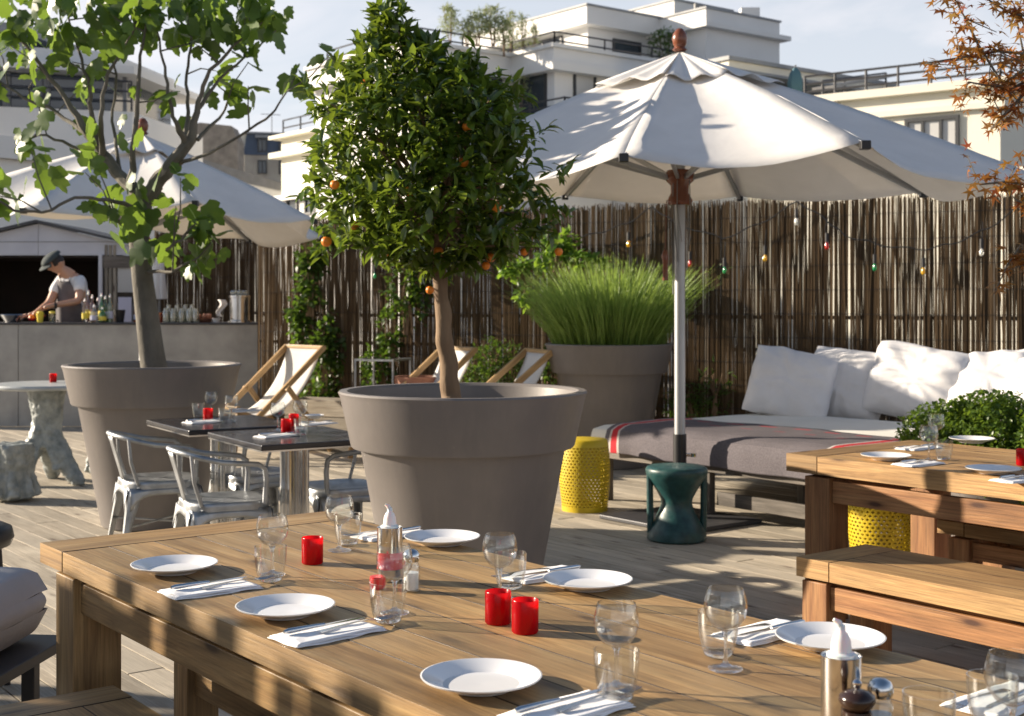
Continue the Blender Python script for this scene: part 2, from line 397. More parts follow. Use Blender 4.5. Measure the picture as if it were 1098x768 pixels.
# timber deck: every board real, running the same way as the long table
dm = MB(); bw = .142
nrow = 150
for r in range(nrow):
    yy = -2.0 + r * (bw + .006); x = -19 + (r % 4) * .6 + ru(0, .2)
    seg = (r // 9)
    while x < 9:
        L = 2.4
        xe = x + L
        c = U * ((x + xe) / 2) + V * (yy + bw / 2)
        if -9.5 < c.x < 9.5 and .2 < c.y < 18.8:
            dm.box(((x + xe) / 2, yy + bw / 2, -.015 + ru(-.0012, .0012)), (L - .008, bw, .03), 0)
        x = xe
dk = dm.build('deck', 'deck', None, bevel=.0006); dk.rotation_euler = (0, 0, RZ); tag(dk, kind='structure')
sb = MB(); sb.box((-1, 8.8, -.19), (26, 25, .30)); tag(sb.build('deck_slab', 'soil'), kind='structure')
# ================================================================ FENCE
FA, FB = Vector((-2.80, 14.86, 0)), Vector((6.3, 9.95, 0))
def reed_fence(a, b, h, label, behind=False, dens=1.0):
    root = thing('reed_fence', label, 'fence', a, atan2((b - a).y, (b - a).x)); L = (b - a).length
    m = MB(); x = 0
    while x < L:
        hh = h + ru(-.045, .02) + .02 * noise.noise(Vector((x * 2, 0, 0)))
        r = ru(.0026, .0050); dx = ru(-.035, .035) * (1 if R() > .12 else 3); dy = ru(-.006, .006)
        z0 = ru(0, .05); lean = [Vector((x, dy, z0)), Vector((x + dx * .4 + ru(-.006, .006), dy, h * .5)), Vector((x + dx, dy, hh))]
        m.tube(lean, [r, r, r * .8], 5, True, tone=(.75 * R() + .25 * max(0, min(1, .5 + .9 * noise.noise(Vector((x * 3, 0, 7)))))) if R() > .04 else 1)
        gapn = noise.noise(Vector((x * 1.7, 3.1, 0)))
        x += 1.35 * r + (0 if R() > .05 + .10 * gapn else ru(.003, .009))
        if R() < .72 - .45 * gapn: x2 = x + ru(-.01, .01); m.tube([(x2, .014, 0), (x2 + ru(-.03, .03), .014, hh - ru(.0, .06))], [.006, .005], 4)
    m.build('reeds', 'reed', root)
    # short broken reeds giving uneven density low and high
    w = MB()
    for z in [.25 + .22 * k for k in range(int(h / .22))]:
        pts = [Vector((t * L / 30, -.013 + ru(-.003, .003), z + ru(-.006, .006))) for t in range(31)]
        w.tube(pts, .0022, 4)
    w.build('tie_wire', 'black', root)
    for z in (1.32, 1.02, .35):
        q = MB(); q.box((L / 2, .03, z), (L, .03, .035)); q.build('rail', 'darkmetal', root)
    for k in range(int(L / 2.6) + 1):
        q = MB(); q.box((k * 1.8 + .05, .07, h / 2 - .1), (.05, .05, h - .2)); q.build('post', 'darkmetal', root)
    return root
reed_fence(FA, FB, 2.40, 'long brown reed screen fence running behind the white daybed and the deckchairs')
reed_fence(Vector((-4.70, 17.45, 0)), Vector((-3.30, 17.3, 0)), 2.42, 'short reed fence panel behind the bar counter, above the rows of glasses')
reed_fence(Vector((-3.27, 17.25, 0)), Vector((-2.86, 14.92, 0)), 2.40, 'narrow return of reed fence beside the right end of the bar')
def fenceY(px):                             # point on the long fence under a photo column
    d = FB - FA; k = (px - CX) / F
    t = (k * FA.y - FA.x) / (d.x - k * d.y); return FA + d * t
# ================================================================ UMBRELLAS
def umbrella(label, cx, cy, za, ends, pole_r=.036, full=True, grp='white market parasols'):
    t = thing('parasol', label, 'parasol', (cx, cy, 0), 0, grp)
    n = len(ends); E = [Vector((r * cos(radians(a)), r * sin(radians(a)), z)) for a, r, z in ends]
    apex = Vector((0, 0, za))
    def surf(i, s, tt, sag, scal, lift=0):
        a, b = E[i], E[(i + 1) % n]
        p = a.lerp(b, tt); q = 4 * tt * (1 - tt)
        pos = apex.lerp(p, s); rad = Vector((pos.x, pos.y, 0)) * (1 - scal * q * s)
        rise = .035 * sin(pi * s) * (1 - q) - .02 * q * sin(pi * s)
        w = .010 * noise.noise(Vector((pos.x * 5 + i, pos.y * 5, 1.3))) * s
        return Vector((rad.x, rad.y, pos.z + rise - sag * q * s * s + w + lift))
    sags = [.085, .09, .10, .06, .07, .07, .10, .08]
    cm = MB()
    for i in range(n): cm.grid(lambda a, b, i=i: surf(i, .10 + .90 * a, b, sags[i % 8], .07), 14, 12, tone=.5)
    cm.build('canopy', 'canvas', t, smooth=True, ang=70, solid=.003)
    cm = MB()
    for i in range(n):
        def cap(a, b, i=i):
            p = surf(i, .01 + .30 * a, b, .0, .0); q = 4 * b * (1 - b)
            p.z += .030 - .02 * a + a * a * (.055 * q) * (1 if i % 2 else .35) + .018 * a * sin(b * 13 + i * 2)
            return p
        cm.grid(cap, 8, 12, tone=.5)
    cm.build('vent_cap', 'canvas', t, smooth=True, ang=70, solid=.003)
    f = MB(); f.lathe([(.0, 0), (.035, 0), (.05, .012), (.035, .03), (.045, .05), (.052, .085), (.044, .12), (.022, .15), (0, .158)], 20, (0, 0, za + .03))
    f.build('finial', 'teak', t, smooth=True, ang=60)
    p = MB(); p.tube([(0, 0, .5), (0, 0, za)], pole_r, 20); p.build('pole', 'alu', t, smooth=True)
    p = MB(); p.tube([(0, 0, .03), (0, 0, .58)], pole_r + .009, 20); p.lathe([(.0, .03), (.12, .03), (.12, .05), (.05, .06), (.0, .06)], 20)
    sl = p.build('pole_sleeve', 'black', t, smooth=True)
    kb = MB(); kb.tube([(pole_r, 0, .44), (pole_r + .05, 0, .44)], .012, 10); kb.lathe([(0, -.012), (.02, -.012), (.02, .012), (0, .012)], 12, (pole_r + .055, 0, .44)); kb.build('clamp_knob', 'steel', sl)
    hb = MB(); zb = za - .86
    hb.lathe([(.036, zb - .13), (.075, zb - .13), (.085, zb - .10), (.06, zb - .05), (.06, zb), (.09, zb + .03), (.10, zb + .07), (.085, zb + .10), (.036, zb + .11)], 24)
    hb.build('hub', 'teak', t, smooth=True, ang=50)
    hb = MB(); hb.lathe([(.036, za - .2), (.08, za - .2), (.085, za - .1), (.036, za - .06)], 20); hb.build('top_hub', 'teak', t, smooth=True)
    for i, e in enumerate(E):
        rb = MB(); d = Vector((e.x, e.y, 0)).normalized()
        rb.bar(Vector((0, 0, za - .13)) + d * .07, e + Vector((0, 0, -.015)) - d * .01, .022, .035); r_ = rb.build('rib', 'alu', t, bevel=.003)
        tp = MB(); tp.box(e + Vector((0, 0, -.018)), (.05, .05, .045)); tp.build('rib_tip', 'black', r_, bevel=.004)
        rb = MB(); mid = Vector((0, 0, za - .13)).lerp(e, .52) + Vector((0, 0, -.03))
        rb.bar(Vector((0, 0, zb + .05)) + d * .08, mid, .02, .032); rb.build('strut', 'alu', t, bevel=.003)
    cd = MB()
    for k in range(6):
        a = ru(0, 6.28); rr = ru(.05, .09); z1 = zb - ru(.3, .75)
        cd.tube([(rr * cos(a), rr * sin(a), zb + .1), (rr * 1.1 * cos(a), rr * 1.1 * sin(a), zb - .15), (rr * .8 * cos(a + .4), rr * .8 * sin(a + .4), z1)], .003, 5)
    cd.build('cord', 'greymetal', t)
    return t, zb
ut, zb = umbrella('large white parasol standing over the green stool, its pole before the grey blanket', 1.115, 8.80, 3.09,
    [(-106, 1.92, 2.23), (-73, 2.25, 2.26), (-23, 2.24, 2.20), (22, 2.0, 2.25), (68, 1.85, 2.30), (112, 1.85, 2.31), (158, 2.0, 2.26), (-158, 2.0, 2.19)])
pg = MB(); pg.tube([(-.09, -.02, zb - .1), (-.10, -.03, 1.78)], .003, 5); pg.tube([(-.10, -.03, 1.80), (-.103, -.03, 1.76), (-.10, -.03, 1.72), (-.10, -.03, 1.60)], [.012, .026, .017, .019], 10)
pg.build('wooden_toggle', 'teak', ut, smooth=True)
bp = MB(); bp.box((0, 0, .016), (.80, .72, .028)); o = bp.build('base_plate', 'darkmetal', ut, bevel=.006); o.rotation_euler = (0, 0, RZ)
umbrella('white parasol with drooping corner shading the bar, behind the fig tree', -3.40, 12.2, 2.97,
    [(-61, 1.75, 2.27), (-16, 1.72, 2.19), (29, 1.75, 2.10), (68, 1.75, 2.12), (119, 1.75, 2.33), (164, 1.9, 2.40), (-151, 1.95, 2.28), (-106, 1.75, 2.20)])
# ================================================================ TABLES AND BENCHES
def plank_table(name, label, cat, loc, L, W, H, th, mat, mleg, ngap, cap=.16, leg=.14, apr=.10, inset=.10, apin=.03, lab=None, grp=None):
    t = thing(name, label, cat, (loc[0], loc[1], 0), RZ, grp)
    m = MB(); n = ngap; w = W / n
    for k in range(n):
        m.box((cap + (L - 2 * cap) / 2, (k + .5) * w, H - th / 2 + ru(-.0006, .0006)), (L - 2 * cap - .004, w - .0036, th), 0, tone=ru(.1, 1))
    for k in range(1, n): m.box((L / 2, k * w, H - .010), (L - 2 * cap - .006, .0032, .0212), 0, tone=-1)
    for x in (cap, L - cap): m.box((x, W / 2, H - .010), (.0032, W - .004, .0218), 1, tone=-1)
    for x in (cap / 2, L - cap / 2): m.box((x, W / 2, H - th / 2 + .0005), (cap - .003, W, th), 1)
    m.build('tabletop' if cat == 'table' else 'seat', mat, t, bevel=.0004)
    q = MB(); q.box((L / 2, W / 2, H - th - .006), (L - 2 * inset, W - .12, .010), 0); q.build('underside_board', mleg, t)
    th += .012
    zt = H - th - .001
    for x in (inset + leg / 2, L - inset - leg / 2):
        for y in (leg / 2 + .012, W - leg / 2 - .012):
            q = MB(); q.box((x, y, zt / 2), (leg, leg, zt), 2); q.build('leg', mleg, t, bevel=.004)
    for y in (apin + .02, W - apin - .02):
        q = MB(); q.box((L / 2, y, zt - .012 - apr / 2), (L - 2 * inset - 2 * leg - .004, .035, apr), 0); q.build('apron', mleg, t, bevel=.003)
    for x in (inset + leg / 2, L - inset - leg / 2):
        q = MB(); q.box((x, W / 2, zt - .012 - apr / 2), (.035, W - 2 * leg - .03, apr), 1); q.build('end_apron', mleg, t, bevel=.003)
    return t
TA = G(42.8, 582, .75)
ft = plank_table('dining_table', 'long thick plank dining table in the foreground set with plates and glasses', 'table', TA, 3.2, .95, .75, .057, 'table', 'table', 7, cap=.185, leg=.14, apr=.085)
def TP(u, v): return Vector((TA.x, TA.y, 0)) + U * u + V * v
p = TP(.49, -.36); b1 = plank_table('bench', 'plank bench in the bottom left corner, at the near side of the table', 'bench', p, 1.9, .39, .44, .05, 'table', 'table', 3, cap=.13, leg=.09, apr=.07, grp='plank benches')
p = TP(.06, .33); b1 = plank_table('bench', 'dark bench tucked underneath the foreground table, seen below its apron', 'bench', p, 1.9, .36, .44, .045, 'table', 'table', 3, cap=.13, leg=.10, apr=.07, grp='plank benches')
TB = G(842.8, 486, .75)
def TQ(u, v): return Vector((TB.x, TB.y, 0)) + U * u + V * v
t2 = plank_table('dining_table', 'heavy plank dining table at the right edge beside the round green bush', 'table', TB, 2.6, .97, .75, .082, 'table2', 'orangewood', 7, cap=.18, leg=.14, apr=.10)
p = G(853.5, 597, .45); plank_table('bench', 'sunlit plank bench on the near side of the right hand table', 'bench', p, 2.1, .44, .45, .075, 'table2', 'orangewood', 3, cap=.16, leg=.12, apr=.09, inset=.02, grp='plank benches')
p = TQ(.47, .50); plank_table('bench', 'half shaded plank bench pushed under the right hand table from its far side', 'bench', p, 1.9, .40, .45, .06, 'table2', 'orangewood', 3, cap=.14, leg=.11, apr=.08, inset=.05, grp='plank benches')
# ================================================================ TABLEWARE
def mk_plate(label):
    m = MB(); m.lathe([(0, .0), (.058, .0), (.062, .004), (.075, .008), (.109, .0205), (.111, .0235), (.108, .024), (.078, .0125), (.070, .0075), (.0, .006)], 56)
    return tag(m.build('plate', 'porcelain', None, smooth=True, ang=30), label, 'plate', 'white dinner plates')
def mk_wine(label):
    t = thing('wine_glass', label, 'wine glass', (0, 0, 0), 0, 'stemmed wine glasses')
    m = MB(); m.lathe([(0, .001), (.0325, .001), (.0335, .0025), (.030, .0045), (.012, .008), (.0055, .014), (.0, .014)], 40); m.build('foot', 'solid', t, smooth=True, ang=60)
    m = MB(); m.lathe([(.0, .0142), (.0052, .0142), (.0038, .03), (.0036, .055), (.0048, .068), (.009, .0745), (0, .0745)], 20); m.build('stem', 'solid', t, smooth=True, ang=70)
    ou = [(.0, .0750), (.012, .0765), (.026, .084), (.037, .099), (.0415, .116), (.0405, .132), (.037, .146), (.0345, .155)]
    inn = [(.0332, .155), (.0355, .146), (.039, .132), (.040, .116), (.0355, .100), (.0245, .087), (.010, .080), (0, .079)]
    m = MB(); m.lathe(ou + inn, 48); m.build('bowl', 'clear', t, smooth=True, ang=80); return t
def mk_tumbler(label):
    t = thing('tumbler', label, 'tumbler', (0, 0, 0), 0, 'short water tumblers')
    ou = [(.0, .001), (.026, .001), (.029, .004), (.034, .02), (.0385, .045), (.0405, .07), (.0408, .088)]
    inn = [(.0388, .088), (.0383, .07), (.0362, .045), (.031, .022), (.026, .0145), (0, .0135)]
    m = MB(); m.lathe(ou + inn, 48); m.build('cup', 'clear', t, smooth=True, ang=80)
    m = MB(); m.lathe([(0, .002), (.0255, .002), (.028, .005), (.0285, .0095), (.025, .012), (0, .0118)], 40); m.build('thick_base', 'solid', t, smooth=True, ang=50); return t
def mk_votive(label):
    t = thing('candle_holder', label, 'candle holder', (0, 0, 0), 0, 'red glass candle holders')
    m = MB(); m.lathe([(.0, .0), (.026, .0), (.0285, .003), (.0288, .068), (.0278, .070), (.0262, .068), (.026, .006), (.0, .006)], 40); m.build('holder', 'votive', t, smooth=True, ang=50)
    m = MB(); m.lathe([(0, .007), (.019, .007), (.019, .026), (0, .0255)], 24); c = m.build('candle', 'wax', t, smooth=True)
    w = MB(); w.tube([(0, 0, .025), (.001, 0, .034)], .0008, 5); w.build('wick', 'black', c); return t
def mk_napkin(label):
    m = MB()
    def f(z0, sx, sy, k):
        def g_(a, b):
            x = (a - .5) * sx; y = (b - .5) * sy
            e = min(a, 1 - a, b, 1 - b)
            return Vector((x + .005 * noise.noise(Vector((y * 20, k, 0))), y + .003 * noise.noise(Vector((x * 20, k, 1))), z0 + .0024 * noise.noise(Vector((x * 25, y * 18, k))) + (.0 if e > .02 else -.0012)))
        return g_
    for k in range(3): m.grid(f(.0016 + k * .0027, .112 - .005 * k + ru(-.002, .002), .225 - .006 * k, k * 3.1 + R()), 14, 24)
    return tag(m.build('napkin', 'napkin', None, smooth=True, solid=.0015), label, 'napkin', 'folded white napkins')
def mk_fork(label):
    m = MB()
    def sec(y, w, z, th=.0017): return [Vector((-w, y, z)), Vector((w, y, z)), Vector((w, y, z + th)), Vector((-w, y, z + th))]
    rows = [(-.095, .0075, .0), (-.085, .0085, .0005), (-.04, .0045, .004), (0, .0028, .0065), (.03, .003, .006), (.045, .0085, .003), (.056, .0115, .0025)]
    vs = []
    for y, w, z in rows: vs += sec(y, w, z)
    fs = []
    for i in range(len(rows) - 1):
        for j in range(4): fs.append((i * 4 + j, i * 4 + (j + 1) % 4, i * 4 + 4 + (j + 1) % 4, i * 4 + 4 + j))
    fs += [(3, 2, 1, 0), tuple((len(rows) - 1) * 4 + j for j in range(4))]
    m.add(vs, fs)
    for k in range(4):
        x = -.0092 + k * .00615
        m.tube([(x, .053, .0034), (x, .075, .0028), (x, .098, .0065)], [.0019, .0018, .0013], 6)
    return tag(m.build('fork', 'steel', None, smooth=True, ang=40), label, 'fork', 'steel forks')
def mk_knife(label):
    m = MB()
    m.tube([(0, -.10, .0045), (0, -.09, .005), (0, -.03, .005), (0, .0, .0045)], [.004, .0062, .0052, .0042], 10)
    kn = tag(m.build('table_knife', 'steel', None, smooth=True, ang=60), label, 'knife', 'steel table knives')
    b = MB(); b.add([(-.005, 0, .003), (.0055, 0, .003), (.0075, .05, .003), (.006, .085, .003), (0, .105, .003), (-.005, .09, .003)] + [(-.005, 0, .0048), (.0055, 0, .0048), (.0075, .05, .0042), (.006, .085, .004), (0, .105, .004), (-.005, .09, .0048)],
        [(5, 4, 3, 2, 1, 0), (6, 7, 8, 9, 10, 11)] + [(i, (i + 1) % 6, 6 + (i + 1) % 6, 6 + i) for i in range(6)])
    b.build('blade', 'steel', kn); return kn
PROTO = {}
def put(kind, loc, rz, label):
    fn, grp = dict(plate=(mk_plate, 0), wine=(mk_wine, 0), tumbler=(mk_tumbler, 0), votive=(mk_votive, 0), napkin=(mk_napkin, 0), fork=(mk_fork, 0), knife=(mk_knife, 0))[kind]
    if kind not in PROTO:
        o = fn(label); PROTO[kind] = o; o.location = loc; o.rotation_euler = (0, 0, rz); return o
    return dup(PROTO[kind], loc, rz, label)
ZT = .7515
def at(px, py, z=ZT): q = G(px, py, z); return q
for px, py, lb in [(187, 613, 'white plate nearest the left end of the foreground table'), (306, 659, 'white plate second from the left on the near side of the foreground table'),
    (516, 737, 'large looking white plate at the bottom centre, closest to the near table edge'), (474, 583, 'white plate at the far side of the foreground table behind the left squeeze tin'),
    (630, 630, 'white plate at the far side of the table right of the two red candle holders'), (890, 693, 'white plate behind the right tin dispenser and pepper mill')]:
    put('plate', at(px, py), R() * 6, lb)
for px, py, lb in [(950, 493, 'white plate at the left end of the right hand table'), (1065, 507.5, 'white plate near the front edge of the right hand table beside the red candle holder'),
    (1042, 474.5, 'white plate on the far side of the right hand table in front of the bush')]:
    put('plate', at(px, py), 0, lb)
for px, py, lb in [(292, 617, 'wine glass behind a tumbler near the left plate of the foreground table'), (364, 591, 'wine glass standing right of the single red candle holder'),
    (423, 658, 'wine glass in front of the left squeeze tin'), (536, 643, 'wine glass directly behind the pair of red candle holders'),
    (661, 738, 'wine glass behind a tumbler, right of the bottom centre plate'), (778, 718, 'wine glass standing alone in front of the napkin beside the right plate'),
    (1085, 808, 'wine glass cut by the right edge of the foreground table view'), (996, 494, 'wine glass beside the napkin on the right hand table'), (1004, 478, 'rearmost wine glass on the right hand table')]:
    put('wine', at(px, py), 0, lb)
for px, py, lb in [(290, 623, 'tumbler between the left plate and the single red candle holder'), (373, 584, 'tumbler behind the wine glass by the far table corner'),
    (416, 667, 'tumbler in front of the left squeeze tin at the fork tips'), (547, 631, 'tumbler behind the wine glass near the pair of red candle holders'),
    (661, 750, 'large looking tumbler at the bottom, right of the centre plate'), (770, 703, 'tumbler behind the lone wine glass beside the striped shadow napkin'),
    (996, 803, 'tumbler at the bottom edge right of the salt shaker'), (1064, 782, 'tumbler in the bottom right corner behind the cut wine glass'), (1012, 493, 'tumbler on the napkin of the right hand table')]:
    put('tumbler', at(px, py), 0, lb)
for px, py, lb in [(335, 604, 'red glass candle holder standing alone on the left half of the foreground table'), (534, 668, 'red candle holder, left one of the pair on the foreground table'),
    (563, 678, 'red candle holder, right one of the pair on the foreground table'), (1097, 499, 'red candle holder at the right edge on the right hand table')]:
    put('votive', at(px, py), 0, lb)
nap = [(226, 633, 1, 'beside the leftmost plate'), (352, 680, 1, 'below the second plate from the left'), (607, 764, 1, 'at the bottom edge right of the centre plate'),
       (420, 574, -1, 'behind the left squeeze tin at the far table edge'), (584, 617, -1, 'left of the far side plate behind the candle pair'), (820, 679, -1, 'left of the plate near the right tin'),
       (1078, 752, -1, 'in the bottom right corner seen through the glasses'), (985, 498, 1, 'at the left end of the right hand table'), (1092, 515, 1, 'cut by the right edge on the right hand table'), (985, 481, -1, 'on the far side of the right hand table')]
for px, py, s, lb in nap:
    q = at(px, py); rz = RZ + (0 if s > 0 else pi) + ru(-.08, .08)
    put('napkin', q, rz, 'folded white napkin ' + lb)
    ax = Vector((cos(rz), sin(rz), 0)); ay = Vector((-sin(rz), cos(rz), 0))
    put('fork', q + ax * .012 + ay * .065 + Vector((0, 0, .0108)), rz + ru(-.08, .08), 'steel fork on the napkin ' + lb)
    put('knife', q - ax * .022 + ay * .005 + Vector((0, 0, .0108)), rz + ru(-.08, .08), 'steel knife on the napkin ' + lb)
def tin(px, py, lb, band):
    t = thing('squeeze_dispenser', lb, 'sauce dispenser', at(px, py), 0)
    m = MB(); m.lathe([(0, 0), (.031, 0), (.032, .002), (.032, .132), (.0325, .134), (.031, .1345), (.030, .131), (0, .131)], 40); m.build('tin_body', 'steel', t, smooth=True, ang=40)
    m = MB(); m.lathe([(0, .1312), (.023, .1312), (.023, .137), (.017, .140), (.015, .158), (.011, .168), (.007, .172), (.006, .182), (.0, .184)], 24); m.tube([(0, 0, .176), (-.004, 0, .186), (-.012, 0, .191)], [.006, .0055, .003], 10)
    m.build('nozzle', 'nozzle', t, smooth=True, ang=50)
    if band: m = MB(); m.lathe([(.0325, .03), (.0325, .072)], 40); m.build('label_band', 'redplastic', t, smooth=True)
    return t
tin(418, 622, 'steel tin dispenser with white nozzle behind the wine glass on the left half', True)
tin(902, 792, 'steel tin dispenser with white nozzle at the bottom right in front of the plate', False)
def shaker(px, py, lb):
    t = thing('salt_shaker', lb, 'salt shaker', at(px, py), .4)
    def sq(r, z, a): return r * (1 + .10 * abs(cos(2 * a)) ** 3 * (1 if z < .06 else .2))
    m = MB(); m.lathe([(0, .001), (.019, .001), (.0205, .004), (.0205, .055), (.018, .066), (.015, .072), (.0135, .072), (.0165, .065), (.0188, .055), (.0188, .006), (0, .006)], 32, fn=sq); m.build('glass_jar', 'clear', t, smooth=True, ang=60)
    m = MB(); m.lathe([(0, .0065), (.0175, .0065), (.0175, .046), (0, .050)], 24); m.build('salt', 'salt', t, smooth=True)
    m = MB(); m.lathe([(.0, .0725), (.018, .0725), (.0195, .076), (.021, .082), (.0205, .090), (.016, .098), (.008, .102), (0, .103)], 28); m.build('chrome_cap', 'steel', t, smooth=True, ang=60)
shaker(441, 634, 'glass salt shaker beside the left tin dispenser'); shaker(944, 796, 'glass salt shaker with domed chrome cap at the bottom right')
t = thing('pepper_mill', 'small dark wooden pepper mill in front of the right tin dispenser', 'pepper mill', at(919, 812), 0)
m = MB(); m.lathe([(0, 0), (.026, 0), (.027, .006), (.024, .018), (.018, .035), (.018, .048), (.0225, .066), (.0215, .072), (0, .072)], 32); m.build('mill_body', 'peppermill', t, smooth=True, ang=50)
m = MB(); m.lathe([(0, .0725), (.0185, .0725), (.024, .079), (.0285, .087), (.027, .095), (.016, .102), (.006, .104), (0, .104)], 32); m.build('mill_cap', 'peppermill', t, smooth=True, ang=50)
m = MB(); m.lathe([(0, .1042), (.004, .1042), (.0045, .108), (.007, .111), (.0075, .115), (.004, .119), (0, .12)], 20); m.build('knob', 'steel', t, smooth=True)
m = MB(); m.lathe([(0, 0), (.016, 0), (.02, .008), (.019, .03), (0, .03)], 20); o = m.build('wax_pot', 'redplastic', None, smooth=True); o.location = at(405, 631); tag(o, 'tiny red pot beside the left tin dispenser', 'pot')
# ================================================================ POTS AND TREES
def pot(cx, cy, lb, s=1.0, H=1.05):
    t = thing('planter_pot', lb, 'planter', (cx, cy, 0), 0, 'giant taupe flowerpots')
    pr_ = [(0, 0), (.315, 0), (.325, .008), (.47, H - .262), (.476, H - .256), (.508, H - .256), (.514, H - .248), (.562, H - .03), (.572, H - .008), (.566, H), (.532, H), (.520, H - .012), (.50, H - .14), (.49, H - .2), (0, H - .2)]
    m = MB(); m.lathe([(r * s, z) for r, z in pr_], 96); m.build('pot_body', 'pot', t, smooth=True, ang=35)
    m = MB(); m.lathe([(0, H - .14), (.2 * s, H - .13), (.485 * s, H - .15)], 40, fn=lambda r, z, a: r); q = m.build('soil', 'soil', t); return t
P1 = (-2.36, 8.70); P2 = (-.225, 6.1); P3 = (.865, 11.8)
pot(*P1, 'giant taupe flowerpot holding the fig tree, left, behind the metal chairs'); pot(*P2, 'giant taupe flowerpot holding the orange tree, centre, just beyond the foreground table'); pot(*P3, 'giant taupe flowerpot holding tall green rosemary against the reed fence', H=1.09)
def leaf(m, p, d, n, L, W, fold=.25, droop=.2, tone=None):
    d = d.normalized(); s = d.cross(n)
    s = s.normalized() if s.length > 1e-4 else d.orthogonal().normalized()
    n = s.cross(d)
    def q(a, b, c): return p + d * (a * L) + s * (b * W) + n * (c * L)
    vs = [q(0, 0, 0), q(.3, .42, fold * .22), q(.3, 0, 0), q(.3, -.42, fold * .22), q(.65, .40, fold * .2 - droop * .2), q(.65, 0, -droop * .25), q(.65, -.40, fold * .2 - droop * .2), q(1, 0, -droop)]
    m.add(vs, [(0, 2, 1), (0, 3, 2), (1, 2, 5, 4), (2, 3, 6, 5), (4, 5, 7), (5, 6, 7)], [[(0, 0)] * 3, [(0, 0)] * 3, [(0, 0)] * 4, [(0, 0)] * 4, [(0, 0)] * 3, [(0, 0)] * 3], tone)
def rv(): 
    while True:
        v = Vector((ru(-1, 1), ru(-1, 1), ru(-1, 1)))
        if .05 < v.length < 1: return v.normalized()
def interp(tab, x):
    if x <= tab[0][0]: return tab[0][1:]
    for a, b in zip(tab, tab[1:]):
        if x <= b[0]:
            k = (x - a[0]) / (b[0] - a[0]); return tuple(a[i] * (1 - k) + b[i] * k for i in range(1, len(a)))
    return tab[-1][1:]
# ---- orange tree
ot = thing('orange_tree', 'round headed orange tree with glossy leaves and small oranges in the centre pot', 'tree', (0, 0, 0)); Yo = P2[1]
tr = MB(); c0 = D(482, 432, Yo)
pts = [(483, 446, .050), (482, 425, .045), (480, 390, .040), (476, 350, .036), (473, 310, .033), (470, 275, .032), (467, 240, .028), (465, 200, .024)]
tp = [D(a, b, Yo) + Vector((0, .02 * sin(b * .05), 0)) for a, b, r in pts]
tq, tr_ = [], []
for i in range(len(tp) - 1):
    for k in range(7):
        q = tp[i].lerp(tp[i + 1], k / 7); r = pts[i][2] * (1 - k / 7) + pts[i + 1][2] * k / 7
        tq.append(q + Vector((.012 * noise.noise(q * 9), .012 * noise.noise(q * 9 + Vector((4, 0, 0))), 0))); tr_.append(r * (1 + .16 * noise.noise(q * 16)))
tr.tube(tq, tr_, 16); trk = tr.build('trunk', 'bark', ot, smooth=True)
sc = Yo / F
tabX = [(8, 413, 4), (28, 415, 14), (48, 424, 38), (65, 434, 66), (85, 444, 95), (110, 455, 117), (150, 465, 131), (200, 472, 138), (235, 473, 132), (262, 472, 106), (280, 472, 58), (290, 474, 22)]
br = MB(); lm = MB()
tops = []
for k in range(46):
    py = ru(35, 270); cxp, rr = interp(tabX, py); a = ru(0, 6.28); q = sqrt(ru(.2, .95))
    e = D(cxp, py, Yo) + Vector((cos(a) * rr * sc * q, sin(a) * rr * sc * q, 0)); s0 = tp[5].lerp(tp[7], ru(0, 1))
    mid = s0.lerp(e, .5) + Vector((ru(-.05, .05), ru(-.05, .05), ru(.0, .08)))
    br.tube([s0, mid, e], [.014, .008, .003], 6); tops.append(e)
br.build('branches', 'bark', ot, smooth=True)
N = 6700; cnt = 0
while cnt < N:
    py = ru(8, 294); cxp, rr = interp(tabX, py)
    if R() > (rr / 128) ** 1.2 + .06: continue
    a = ru(0, 6.28); q = (ru(.12, 1)) ** .55
    lump = 1 + .30 * noise.noise(Vector((cos(a) * 2.3, sin(a) * 2.3, py * .03))) + .10 * noise.noise(Vector((cos(a) * 6, sin(a) * 6, py * .07)))
    rad = rr * sc * .95 * q * lump
    p = D(cxp, py, Yo) + Vector((cos(a) * rad, sin(a) * rad, ru(-.02, .02)))
    if (noise.noise(p * 6.5) < -.22 and q > .35) or (noise.noise(p * 2.8 + Vector((5, 2, 1))) < -.30 and q > .5): continue
    out = Vector((cos(a), sin(a), .15)); d = (out * ru(.2, 1.1) + rv() * .8 + Vector((0, 0, ru(-.4, .5))))
    # small sprays of three to four leaves
    for k in range(random.choice((2, 3, 3, 4))):
        dd = d + rv() * .9; nn = rv() * .6 + Vector((0, 0, 1)) + out * .3
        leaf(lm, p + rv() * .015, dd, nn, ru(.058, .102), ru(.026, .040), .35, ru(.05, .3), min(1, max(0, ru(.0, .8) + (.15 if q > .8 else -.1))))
        cnt += 1
shoots = [(413, 20, 405, 2), (420, 30, 432, 12), (430, 60, 470, 45), (515, 100, 510, 50), (560, 160, 590, 135), (580, 190, 612, 175), (380, 60, 345, 80), (345, 120, 325, 90), (350, 250, 345, 275), (560, 210, 602, 225), (500, 270, 515, 292), (560, 230, 575, 262)]
for a, b, c, d in shoots:
    s0 = D(a, b, Yo + ru(-.2, .2)); e = D(c, d, Yo + ru(-.2, .2)); br2 = (e - s0)
    for k in range(16):
        t = .25 + .75 * k / 15; p = s0.lerp(e, t)
        leaf(lm, p, br2.normalized() * .6 + rv(), Vector((0, 0, 1)) + rv() * .5, ru(.055, .085), ru(.022, .03), .3, .15, ru(.3, 1))
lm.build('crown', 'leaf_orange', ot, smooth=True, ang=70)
fr = MB(); fr.lathe([(0, -.019), (.009, -.0175), (.0165, -.01), (.0195, 0), (.0165, .01), (.009, .016), (.003, .0165), (0, .016)], 18)
f0 = None
